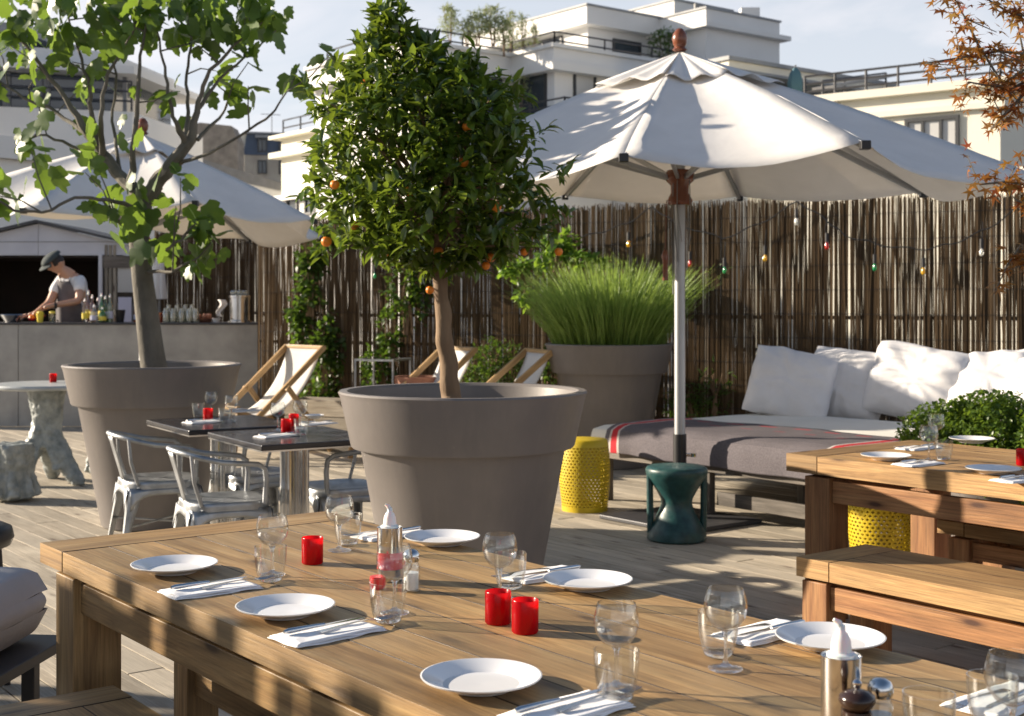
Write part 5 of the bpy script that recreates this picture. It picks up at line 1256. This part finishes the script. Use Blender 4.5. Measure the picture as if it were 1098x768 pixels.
pm = thing('planter_pot', 'taupe pot holding the maple, outside the right edge', 'planter', (3.45, 5.55, 0)); m = MB(); m.lathe([(0, 0), (.2, 0), (.27, .5), (.29, .5), (.29, .55), (.26, .55), (.25, .46), (0, .46)], 40); m.build('pot_body', 'pot', pm, smooth=True, ang=40)
t = thing('patio_lamp', 'grey metal lamp arm end hanging into the top right corner', 'lamp', (2.9, 5.6, 0)); m = MB(); m.tube([(0, 0, 0), (0, 0, 3.1)], .03, 12); m.lathe([(0, 0), (.2, 0), (.2, .03), (0, .04)], 24); m.build('post', 'greymetal', t)
a = D(1052, -14, 5.0) - Vector((2.9, 5.6, 0)); m = MB(); m.bar((0, 0, 3.0), a, .05, .035); m.build('arm', 'greymetal', t); m = MB(); m.box(a + Vector((.02, 0, .035)), (.035, .06, .09), rot=Matrix.Rotation(.25, 3, 'Y')); m.build('lamp_head', 'darkmetal', t, bevel=.003)
# ================================================================ SLATTED SCREEN added out of view at the left to shade the table
t = thing('shade_screen', 'slatted screen added outside the view at the left to shade the table', 'screen', (-2.40, 0, 0), RZ)
SCREEN = True
if SCREEN:
    m = MB(); x = -8.2
    while x < .8:
        w = ru(.10, .14); h_ = 2.40 + ru(-.06, .07); m.box((x, 0, h_ / 2 + .02), (w, .02, h_), 2); x += w + (ru(.04, .08) if R() < .55 else .002)
    m.build('slats', 'planter_wood', t)
    for z in (.3, 2.1): m = MB(); m.box((-3.7, .03, z), (9, .04, .08), 0); m.build('rail', 'planter_wood', t)
# ================================================================ BUILDINGS
Vn = V; Wn = -U
def poly(P, a, b): return [P, P + Vn * a, P + Vn * a + Wn * b, P + Wn * b]
def xy(L): return [(p.x, p.y) for p in L]
def part(m, name, mat_, par, **k): return m.build(name, mat_, par, **k)
def PX(px, Y): return Vector(((px - CX) / F * Y, Y, 0))
def zat(py, Y): return EYE + (HZ - py) / F * Y
def offs(L, d):                                  # grow a polygon outward
    n = len(L); out = []
    area = sum(L[i].x * L[(i + 1) % n].y - L[(i + 1) % n].x * L[i].y for i in range(n)); s = 1 if area > 0 else -1
    for i in range(n):
        p0, p1, p2 = L[i - 1], L[i], L[(i + 1) % n]; a = (p1 - p0).normalized(); b = (p2 - p1).normalized()
        n1 = Vector((a.y, -a.x, 0)) * s; n2 = Vector((b.y, -b.x, 0)) * s; k = 1 + n1.dot(n2); out.append(p1 + (n1 + n2) * (d / max(k, .2)))
    return out
def window(par, P, axis, nrm, w, h, z, blind=False, panes=1, name='window'):   # P = bottom centre on the wall face
    rot = Matrix((axis, nrm, Vector((0, 0, 1)))).transposed()
    m = MB(); c = P + Vector((0, 0, z))
    for s in (-1, 1): m.box(c + axis * (s * (w / 2 - .03)) + nrm * .02 + Vector((0, 0, h / 2)), (.06, .07, h), rot=rot)
    for s in (0, 1): m.box(c + nrm * .022 + Vector((0, 0, .03 + s * (h - .06))), (w, .07, .06), rot=rot)
    for k in range(1, panes): m.box(c + axis * (-w / 2 + w * k / panes) + nrm * .02 + Vector((0, 0, h / 2)), (.05, .06, h - .1), rot=rot)
    fr_ = m.build(name, 'frame_dark', par)
    m = MB(); m.box(c + nrm * .006 + Vector((0, 0, h / 2)), (w - .08, .008, h - .08), rot=rot); m.build('shutter' if blind else 'pane', 'blind' if blind else 'winglass', fr_); return fr_
def rail(par, pts, h=.95, n=3, step=1.3):
    m = MB()
    for a, b in zip(pts, pts[1:]):
        for k in range(n): z = Vector((0, 0, h * (k + 1) / n)); m.tube([a + z, b + z], .022, 5)
        L = (b - a).length; q = max(1, int(L / step))
        for i in range(q + 1): p = a.lerp(b, i / q); m.tube([p, p + Vector((0, 0, h))], .025, 5)
    m.build('railing', 'darkmetal', par)
bA = thing('apartment_building', 'stepped white apartment building with roof terraces behind the parasol', 'building', (0, 0, 0))
def tier(L, z0, z1, mat_='render_white', band=None, par=bA, over=.22, name='wall'):
    m = MB(); m.prism(xy(L), z0, z1); m.build(name, mat_, par)
    if band:
        for (b0, b1) in band: m = MB(); m.prism(xy(offs(L, over)), b0, b1); m.build('cornice', mat_, par)
# top block
Pt = PX(757, 34.0); zt_ = zat(9, 34)
Lt = poly(Pt, 2.84, 5.2); tier(Lt, 3, zt_, band=[(zat(30, 34), zat(25, 34))])
m = MB(); m.prism(xy(offs(Lt, .04)), zt_, zt_ + .05); m.build('coping', 'roofgrey', bA)
P2b = PX(723, 36.2); L2 = poly(P2b, 2.3, 3.0); tier(L2, 5, zat(0.5, 36.2))
m = MB(); m.prism(xy(offs(L2, .04)), zat(.5, 36.2), zat(.5, 36.2) + .05); m.build('coping', 'roofgrey', bA)
m = MB(); q = P2b + Vn * 1.2 + Wn * 1; m.tube([q + Vector((0, 0, 9.5)), q + Vector((0, 0, 10.7))], .02, 5); m.build('antenna', 'greymetal', bA)
# long wing
Pw = PX(630.3, 34.2); Lw = [Pw, Pw + Vn * 4.6, Pw + Vn * 4.6 + Wn * 4.75, Pw + Wn * 4.75]; zw = zat(9.6, 34.2)
zc = zat(28.7, 34.2)
m = MB(); m.prism(xy(offs(Lw, .30)), zc, zw); m.build('parapet', 'render_white', bA)
m = MB(); m.prism(xy(offs(Lw, .34)), zw, zw + .05); m.build('coping', 'roofgrey', bA)
tier(Lw, 3, zc)
for b, w in ((2.6, 3.2),): window(bA, Pw + Wn * b, Wn, -Vn, w, 1.55, zc - 1.62, panes=4)
window(bA, Pw + Vn * 1.35, Vn, U, 1.0, 1.5, zc - 1.7)
# balcony level
P1 = PX(594.5, 31.96); Q1 = P1 + Wn * 1.66; Q2 = Q1 - Vn * 3.06; Q3 = Q2 + Wn * 3.9
Lb = [P1, P1 + Vn * 6.6, P1 + Vn * 6.6 + Wn * 9, Q3 + Wn * .6, Q3, Q2, Q1]
zb1 = zat(52.6, 31.96); zb0 = zat(72.7, 31.96)
m = MB(); m.prism(xy(offs(Lb, .18)), zb0, zb1); m.build('parapet', 'render_white', bA)
m = MB(); m.prism(xy(offs(Lb, .30)), zb0 - .10, zb0 + .12); m.build('cornice', 'render_white', bA)
m = MB(); m.prism(xy(offs(Lb, .26)), zb1, zb1 + .09); m.build('coping', 'render_white', bA)
rail(bA, [Q3 + Vector((0, 0, zb1)), Q2 + Vector((0, 0, zb1)), Q1 + Vector((0, 0, zb1)), P1 + Vector((0, 0, zb1)), P1 + Vn * 6.5 + Vector((0, 0, zb1))], .42, 2, 1.5)
tier(Lb, -.3, zb0 - .1)
window(bA, P1 + Wn * .78, Wn, -Vn, 1.0, 1.35, zat(124, 32.2), panes=1, name='balcony_door')
window(bA, Q1 + Vn * 0 - Vn * .9, Vn, U, 1.1, 1.3, zat(122, 32), panes=2)
window(bA, P1 + Vn * .95, Vn, U, .72, .72, zat(107, 32.5), blind=True)
window(bA, P1 + Vn * .4 , Vn, U, .6, .7, zat(205, 32.3), panes=1)
window(bA, P1 + Vn * 2.2, Vn, U, .9, .5, zat(212, 33), panes=1)
window(bA, P1 + Wn * .7, Wn, -Vn, .8, .9, zat(208, 32.2), panes=1)
# lower balcony
Lc = [P1 + U * 1.1 - Vn * .6, P1 + U * 1.1 + Vn * 3.5, P1 + Vn * 3.5, P1 + Wn * 1.6 - Vn * .0, P1 + Wn * 1.5 - Vn * .6]
m = MB(); m.prism(xy(Lc), zat(136, 31), zat(121, 31)); m.build('balcony', 'render_white', bA)
rail(bA, [Lc[-1] + Vector((0, 0, zat(121, 31))), Lc[0] + Vector((0, 0, zat(121, 31))), Lc[1] + Vector((0, 0, zat(121, 31)))], .32, 2, 1.0)
m = MB(); m.prism(xy(offs(poly(P1 + U * .6 + Vn * 1.9, 5, .5), 0)), zat(222, 32), zat(213, 32)); m.build('ledge', 'render_white', bA)
# left stair tower part
Pl = PX(362, 36.0); Ll = poly(Pl, 2.6, 3.2); zl = zat(139, 37)
tier(Ll, -.3, zl, 'render_cream', band=[(zat(164, 37), zat(158, 37)), (zl - .1, zl)], over=.28)
rail(bA, [Pl + Wn * 3.1 + Vector((0, 0, zl)), Pl + Vector((0, 0, zl)), Pl + Vn * 2.5 + Vector((0, 0, zl))], .45, 2, .8)
Ll2 = poly(PX(366, 34.5), 4, 4.2); tier(Ll2, -.3, zat(206, 35), 'render_white', band=[(zat(210, 35), zat(204, 35))])
for b in (1.6, 2.6): window(bA, PX(366, 34.5) + Wn * b, Wn, -Vn, .6, .6, zat(228, 35))
# terrace block under a grey flat roof
Pr = PX(781.5, 30.0); Lr = poly(Pr, 6.1, 3.2); zr = zat(63, 30)
m = MB(); m.prism(xy(offs(Lr, .0)), zr - .20, zr - .03); m.build('roof_slab', 'render_cream', bA)
m = MB(); m.prism(xy(offs(Lr, .06)), zr - .03, zr + .06); m.build('roof_edge', 'roofgrey', bA)
m = MB(); m.prism(xy(offs(Lr, .03)), zr - .26, zr - .20); m.build('gutter', 'roofgrey', bA)
m = MB(); q = poly(Pr + Vn * .3 + Wn * .9, 4.6, 2.2); m.prism(xy(q), -.3, zr - .26); m.build('wall', 'render_cream', bA)
window(bA, Pr + Vn * 2.4 + Wn * .9, Vn, U, 1.3, 1.0, zat(108, 31.5)); window(bA, Pr + Vn * .65 + Wn * .9, Vn, U, .35, .8, zat(100, 31))
m = MB(); q = poly(Pr - Wn * .4 + Vn * .2, 7.0, 3); m.prism(xy(q), -.3, zat(112, 30)); m.build('terrace', 'render_cream', bA)
q = Pr - Wn * .35 + Vn * .3 + Vector((0, 0, zat(112, 30))); rail(bA, [q, q + Vn * 6.6], .45, 3, .9)
# right cream building
bR = thing('apartment_building', 'sunlit cream building with wide dark window, rising right of the parasol', 'building', (0, 0, 0))
Pc = PX(1072.6, 22.0); wl = Vector((-.79, .61, 0)).normalized(); vl = Vector((.61, .79, 0)).normalized(); zR = zat(86, 22)
LR = [Pc, Pc + vl * 5, Pc + vl * 5 + wl * 5.2, Pc + wl * 5.2 ]
LRw = [Pc, Pc + vl * 5, Pc + vl * 5 + wl * 3.45, Pc + wl * 3.45]
tier(LRw, -.3, zR, 'render_cream', par=bR)
m = MB(); m.prism(xy(offs(LRw, .16)), zR - .10, zR + .04); m.build('roof_cornice', 'render_cream', bR)
m = MB(); m.prism(xy(offs(LRw, .10)), zat(112, 22) - .05, zat(112, 22) + .05); m.build('cornice', 'render_cream', bR)
rail(bR, [Pc + wl * 3.5 + Vector((0, 0, zR)), Pc + Vector((0, 0, zR)), Pc + vl * 4 + Vector((0, 0, zR))], .42, 3, .55)
def wallt(px): k = (px - CX) / F; return (Pc.x - k * Pc.y) / (k * wl.y - wl.x)
ta, tb = wallt(1029), wallt(971); zw_ = zat(178, 22.6)
window(bR, Pc + wl * ((ta + tb) / 2), wl, Vector((-wl.y * 1, wl.x, 0)) if False else -vl, tb - ta, zat(125, 22.6) - zw_, zw_, blind=True, panes=3)
ta, tb = wallt(922), wallt(900); window(bR, Pc + wl * ((ta + tb) / 2), wl, -vl, tb - ta, .55, zat(203, 23.3), panes=2)
m = MB(); q = [PX(835, 21.5), PX(1120, 18.6), PX(1120, 19.6), PX(835, 22.5)]; m.prism(xy(q), -.3, zat(197, 20.5)); m.build('low_wall', 'render_cream', bR)
m = MB(); m.prism(xy(offs(q, .12)), zat(197, 20.5), zat(197, 20.5) + .08); m.build('wall_coping', 'render_cream', bR)
rail(bR, [PX(880, 22.8) + Vector((0, 0, 2.9)), PX(960, 22) + Vector((0, 0, 2.9))], .5, 2, .5)
for (p_, z_) in ((Pc + wl * 2.9 - vl * .06, zR - .1), ): m = MB(); m.tube([p_ + Vector((0, 0, -.3)), p_ + Vector((0, 0, z_))], .045, 8); m.build('downpipe', 'render_cream', bR)
m = MB(); p_ = P1 + Vn * 1.9 + U * .07; m.tube([p_ + Vector((0, 0, -.3)), p_ + Vector((0, 0, zb0 - .1))], .05, 8); m.build('downpipe', 'blind', bA)
p_ = Pt + Vn * 2.2 + Wn * .5; m = MB(); m.box(p_ + Vector((0, 0, zt_ + .2)), (.5, .35, .35)); m.build('roof_vent', 'render_white', bA)
p_ = Pt + Vn * 1.2 + Wn * 1.5; m = MB(); m.tube([p_ + Vector((0, 0, zt_)), p_ + Vector((0, 0, zt_ + .55))], .07, 8); m.build('vent_pipe', 'greymetal', bA)
m = MB(); p_ = P2b + Vn * .8 + Wn * .8; m.tube([p_ + Vector((0, 0, 9.6)), p_ + Vector((0, 0, 10.0))], .12, 8); m.build('chimney', 'roofgrey', bA)
# metal roof stair between the two
t = thing('roof_walkway', 'grey metal rails and steps on the roof between the two buildings', 'roof railing', (0, 0, 0)); q0 = PX(882, 27.5) + Vector((0, 0, zat(110, 27.5))); q1 = PX(950, 29.5) + Vector((0, 0, zat(100, 29.5)))
rail(t, [q0, q1], .45, 4, .7); m = MB(); m.bar(q0 + Vector((0, 0, .3)), q1 + Vector((0, 0, .38)), .5, .06); m.build('step', 'greymetal', t)
# teal folded parasol
q = PX(853, 30.2); t = thing('folded_parasol', 'folded teal parasol on the far terrace, small, right of the big parasol top', 'parasol', (q.x, q.y, zat(112, 30.2))); m = MB(); m.lathe([(.10, .12), (.16, .3), (.17, .5), (.12, .72), (.05, .82), (0, .85)], 14, fn=lambda r, z, a: r * (1 + .15 * sin(a * 5))); m.build('folded_canopy', 'tealcloth', t, smooth=True); m = MB(); m.tube([(0, 0, 0), (0, 0, .9)], .02, 6); m.build('pole', 'greymetal', t)
# small mansard building far left
q = PX(262, 60); bH = thing('mansard_building', 'distant house with blue slate mansard roof and dormer windows', 'building', (0, 0, 0)); wH, vH = Vector((-.25, .97, 0)).normalized(), Vector((.97, .25, 0)).normalized()
def zq(py): return zat(py, 60)
Lh = [q, q + vH * 3.2, q + vH * 3.2 + wH * 3, q + wH * 3]
m = MB(); m.prism(xy(Lh), -.3, zq(166)); m.build('wall', 'limestone', bH)
Lm = offs(Lh, -.12); A_ = [(p.x, p.y, zq(166)) for p in offs(Lh, .05)] + [(p.x, p.y, zq(143)) for p in Lm]; m = MB(); m.add(A_, [(i, (i + 1) % 4, 4 + (i + 1) % 4, 4 + i) for i in range(4)] + [(4, 5, 6, 7)]); m.build('mansard_roof', 'slate', bH)
m = MB(); m.prism(xy(offs(Lh, .02)), zq(143), zq(141)); m.build('roof_edge', 'roofgrey', bH)
m = MB(); q3 = PX(253, 60.2); m.prism(xy([q3, q3 + vH * .62, q3 + vH * .62 + wH * 2.4, q3 + wH * 2.4]), -.3, zq(143)); m.build('party_wall', 'render_cream', bH)
for k, x in enumerate((.8, 1.75, 2.6)):
    for z, h in ((zq(186), .62), (zq(163), .62)): window(bH, q + vH * x, vH, -wH, .42, h, z, panes=2)
    if k < 3: m = MB(); m.prism(xy([q + vH * (x - .32) - wH * .10, q + vH * (x + .32) - wH * .10, q + vH * (x + .32) + wH * .3, q + vH * (x - .32) + wH * .3]), zq(163) + .66, zq(163) + .78); m.build('dormer_hood', 'roofgrey', bH)
m = MB(); q4 = q + vH * 1.3 + wH * 1; m.tube([q4 + Vector((0, 0, zq(141))), q4 + Vector((0, 0, zq(116)))], .02, 5); m.tube([q4 + Vector((-.5, 0, zq(118))), q4 + Vector((.4, 0, zq(119)))], .015, 4); m.build('antenna', 'greymetal', bH)
t = thing('stone_gable', 'old rubble stone gable wall left of the mansard house', 'building', (0, 0, 0)); q = PX(197, 48); pp = [(0, -.3), (1.95, -.3), (1.95, zat(150, 48)), (1.72, zat(135, 48)), (.6, zat(131.5, 48)), (0, zat(134, 48))]; m = MB(); vs = [q + Vector((a, b_ * .3 + 0, 0)) * 0 + Vector((a, 0, b_)) for a, b_ in pp] + [q + Vector((a, 1.2, b_)) for a, b_ in pp]; n = len(pp); m.add(vs, [tuple(range(n)), tuple(reversed(range(n, 2 * n)))] + [(i, n + i, n + (i + 1) % n, (i + 1) % n) for i in range(n)]); m.build('wall', 'rubble', t)
t = thing('low_building', 'low building with sloping grey roof behind the left parasol', 'building', (0, 0, 0)); m = MB()
ra, rb_ = PX(215, 40), PX(330, 40); vs = [ra + Vector((0, 0, zat(170, 40))), rb_ + Vector((0, 0, zat(205, 40))), rb_ + Vector((0, 0, zat(211, 40))), ra + Vector((0, 0, zat(186, 40)))]; vs += [v + Vector((0, .4, .0)) for v in vs]; m.add(vs, [(0, 3, 2, 1), (4, 5, 6, 7), (0, 1, 5, 4), (1, 2, 6, 5), (2, 3, 7, 6), (3, 0, 4, 7)]); m.build('roof', 'greymetal', t)
m = MB(); vs = [ra + Vector((0, .05, -.3)), rb_ + Vector((0, .05, -.3)), rb_ + Vector((0, .05, zat(209, 40))), ra + Vector((0, .05, zat(184, 40)))]; vs += [v + Vector((0, .3, 0)) for v in vs]; m.add(vs, [(0, 1, 2, 3), (4, 7, 6, 5), (0, 4, 5, 1), (1, 5, 6, 2), (2, 6, 7, 3), (3, 7, 4, 0)]); m.build('wall', 'render_white', t)
# left modern building
bL = thing('apartment_building', 'pale modern building with dark glazed balcony seen through the fig leaves', 'building', (0, 0, 0)); Pq = PX(142, 27)
vb = -V; 
def zz(py): return zat(py, 27)
Lq = [PX(142, 27), PX(142, 27) + Vector((.5, 4, 0)), Vector((-16, 31, 0)), Vector((-16, 24.5, 0))]
m = MB(); m.prism(xy(Lq), -.3, zz(120)); m.build('wall', 'render_white', bL)
Lq2 = [PX(140, 27.2), PX(140, 27.2) + Vector((.5, 4, 0)), Vector((-15, 31, 0)), Vector((-15, 24.8, 0))]
m = MB(); m.prism(xy(offs(Lq2, -.5)), zz(120), zz(78)); m.build('glazed_storey', 'winglass', bL)
for k in range(9): q = PX(140, 27.2).lerp(Vector((-15, 24.8, 0)), .03 + k * .1) + Vector((0, .42, 0)); m = MB(); m.box(q + Vector((0, 0, (zz(120) + zz(78)) / 2)), (.08, .06, zz(78) - zz(120))); m.build('mullion', 'greymetal', bL)
m = MB(); m.prism(xy(offs(Lq2, .1)), zz(78), zz(70)); m.build('slab', 'render_white', bL)
Lq3 = [PX(115, 27.5), PX(115, 27.5) + Vector((.5, 3.5, 0)), Vector((-15, 31, 0)), Vector((-15, 25.5, 0))]
m = MB(); m.prism(xy(Lq3), zz(70), zz(50)); m.build('upper_wall', 'render_white', bL)
Lq4 = [PX(18, 27), PX(18, 27) + Vector((.5, 4, 0)), Vector((-15, 31, 0)), Vector((-15, 25, 0))]
m = MB(); m.prism(xy(Lq4), zz(50), zz(38)); m.build('glazed_storey', 'winglass', bL); m = MB(); m.prism(xy(offs(Lq4, .3)), zz(38), zz(28)); m.build('roof_slab', 'roofgrey', bL)
rail(bL, [PX(141, 26.9) + Vector((0, 0, zz(120))), Vector((-15, 24.5, zz(120)))], .6, 3, .8)
m = MB(); q0, q1 = PX(150, 23), PX(-60, 20.5); m.prism(xy([q0, q1, q1 + Vector((0, 2, 0)), q0 + Vector((0, 2, 0))]), zat(175, 22), zat(152, 22)); m.build('terrace_parapet', 'render_white', bL)
m = MB(); m.prism(xy([q0 + Vector((-.1, .15, 0)), q1 + Vector((0, .15, 0)), q1 + Vector((0, 2, 0)), q0 + Vector((-.1, 2, 0))]), -.3, zat(175, 22)); m.build('lower_wall', 'render_white', bL)
# roof terrace plants
def bamboo(name, lb, P, h, w, n, mat_='leaf_bamboo', L=.16, Wd=.03, trunk=True):
    t = thing(name, lb, 'plant', P, 0, 'bamboo on the roof terrace' if mat_ == 'leaf_bamboo' else None); m = MB(); s = MB()
    for k in range(5 if trunk else 1):
        a = ru(0, 6.28); e = Vector((cos(a) * w * ru(.1, .8), sin(a) * w * .5, h * ru(.8, 1.05))); s.tube([(ru(-.05, .05), 0, 0), e * .5 + Vector((0, 0, .05)), e], [.014, .01, .004], 4)
    for k in range(n):
        z = ru(.25, 1.05) ** .8; a = ru(0, 6.28); r = w * sqrt(R()) * (.5 + .5 * sin(pi * min(1, z)))
        p = Vector((cos(a) * r, sin(a) * r, z * h)); leaf(m, p, rv() + Vector((0, 0, -.3)), rv(), L * ru(.6, 1.2), Wd, .2, .3)
    m.build('foliage', mat_, t); s.build('stems', 'bark', t)
Yb = 33.4
zb_ = zb1 - .1
for i, (px, top, w, n) in enumerate([(482, 8, .22, 130), (500, 22, .18, 60), (512, 14, .30, 150), (528, 8, .30, 150), (541, 20, .22, 90), (548, 14, .16, 60), (560, 18, .14, 60), (573, 26, .14, 50)]):
    q = PX(px, Yb + (0 if px > 545 else -1.0)); base = zb_ if px > 540 else zat(50, q.y) ; hh = zat(top, q.y) - base
    bamboo('bamboo', ['pale bamboo clump standing furthest left on the roof terrace', 'thin sparse bamboo second from the left', 'wide pale bamboo clump third from the left', 'tallest wide bamboo clump in the middle of the terrace', 'bamboo clump right of the tallest one', 'bamboo clump in front of the slanted parapet', 'thin bamboo against the white parapet', 'small thin bamboo furthest right near the railing'][i], (q.x, q.y, base), hh, w * 1.15, n * 3, L=.15, Wd=.026)
q = Pw + U * .9 + Vn * 1.9; bamboo('shrub', 'bushy green terrace shrub by the upper window', (q.x, q.y, zb_), 1.1, .55, 420, 'leaf_vine', .10, .05)
q = Pw + U * .8 + Vn * 3.1; t = thing('terrace_tree', 'small round headed tree on a thin stem on the roof terrace', 'tree', (q.x, q.y, zb_ - .42)); m = MB(); m.tube([(0, 0, 0), (.02, 0, .9), (0, 0, 1.45)], .03, 6); m.build('trunk', 'bark', t); m = MB(); blob(m, (0, 0, 1.62), (.30, .30, .30), 170, .15, .12); blob(m, (-.12, 0, 1.9), (.22, .22, .2), 90, .15, .12, 4); blob(m, (.18, 0, 2.0), (.18, .18, .15), 60, .15, .12, 6); m.build('crown', 'leaf_bright', t)
q = P1 + Wn * .9 - Vn * .35; bamboo('terrace_plant', 'dry wispy plant in front of the dark balcony door', (q.x, q.y, zat(121, 31)), 1.1, .42, 260, 'leaf_bamboo', .12, .02)
# ================================================================ LIGHT, SKY, CAMERA
EL, AZ = radians(18.0), atan2(-.965, .255)
Ls = Vector((sin(AZ) * cos(EL), cos(AZ) * cos(EL), sin(EL)))
sd = bpy.data.lights.new('sun', 'SUN'); sd.energy = 5.0; sd.angle = radians(.53); sd.color = (1.0, .86, .68)
so = bpy.data.objects.new('sun', sd); C.objects.link(so); so.rotation_euler = Ls.to_track_quat('Z', 'Y').to_euler(); so.location = (-20, 10, 20)
w = bpy.data.worlds.new('World'); scene.world = w; w.use_nodes = True; nt = w.node_tree; nt.nodes.clear()
sk = nt.nodes.new('ShaderNodeTexSky'); sk.sky_type = 'NISHITA'; sk.sun_disc = False; sk.sun_elevation = EL; sk.sun_rotation = AZ; sk.air_density = 1.0; sk.dust_density = .8; sk.ozone_density = 1.6
tc = nt.nodes.new('ShaderNodeTexCoord'); mpn = nt.nodes.new('ShaderNodeMapping'); nt.links.new(tc.outputs['Generated'], mpn.inputs[0]); mpn.inputs['Scale'].default_value = (2.2, 2.2, 7.0); mpn.inputs['Location'].default_value = (.7, 0, .3)
nn = noi(nt, mpn.outputs[0], 1.6, 6, .55, .5)
cl = ramp(nt, nn, [(.40, .0), (.62, 1.0)])
sx_ = nd(nt, 'ShaderNodeSeparateXYZ'); nt.links.new(tc.outputs['Generated'], sx_.inputs[0])
hz_ = ramp(nt, sx_.outputs[2], [(0, .8), (.22, .68), (.36, .12), (.8, .0)])
hs = mixc(nt, sk.outputs[0], (6.2, 6.35, 6.8), hz_)
hs2 = mixc(nt, hs, (7.4, 7.1, 7.3), mth(nt, 'MULTIPLY', mth(nt, 'MULTIPLY', cl, hz_), 1.1, True))
bg = nt.nodes.new('ShaderNodeBackground'); bg.inputs[1].default_value = .065; nt.links.new(hs2, bg.inputs[0])
ow = nt.nodes.new('ShaderNodeOutputWorld'); nt.links.new(bg.outputs[0], ow.inputs[0])
cd = bpy.data.cameras.new('camera'); cam = bpy.data.objects.new('camera', cd); C.objects.link(cam); cam.location = (0, 0, EYE); cam.rotation_euler = (radians(90), 0, 0)
cd.sensor_width = 36; cd.sensor_fit = 'HORIZONTAL'; cd.lens = 36 * F / 1098; cd.shift_y = -(384 - HZ) / 1098; cd.clip_start = .05; cd.clip_end = 3000
cd.dof.use_dof = True; cd.dof.focus_distance = 3.6; cd.dof.aperture_fstop = 7.0
scene.camera = cam
scene.render.resolution_x = 1024; scene.render.resolution_y = 716
vs_ = scene.view_settings; vs_.view_transform = 'Standard'; vs_.look = 'None'; vs_.exposure = 1.15; vs_.gamma = 1; vs_.use_curve_mapping = False
scene.cycles.transparent_max_bounces = 24; scene.cycles.max_bounces = 10
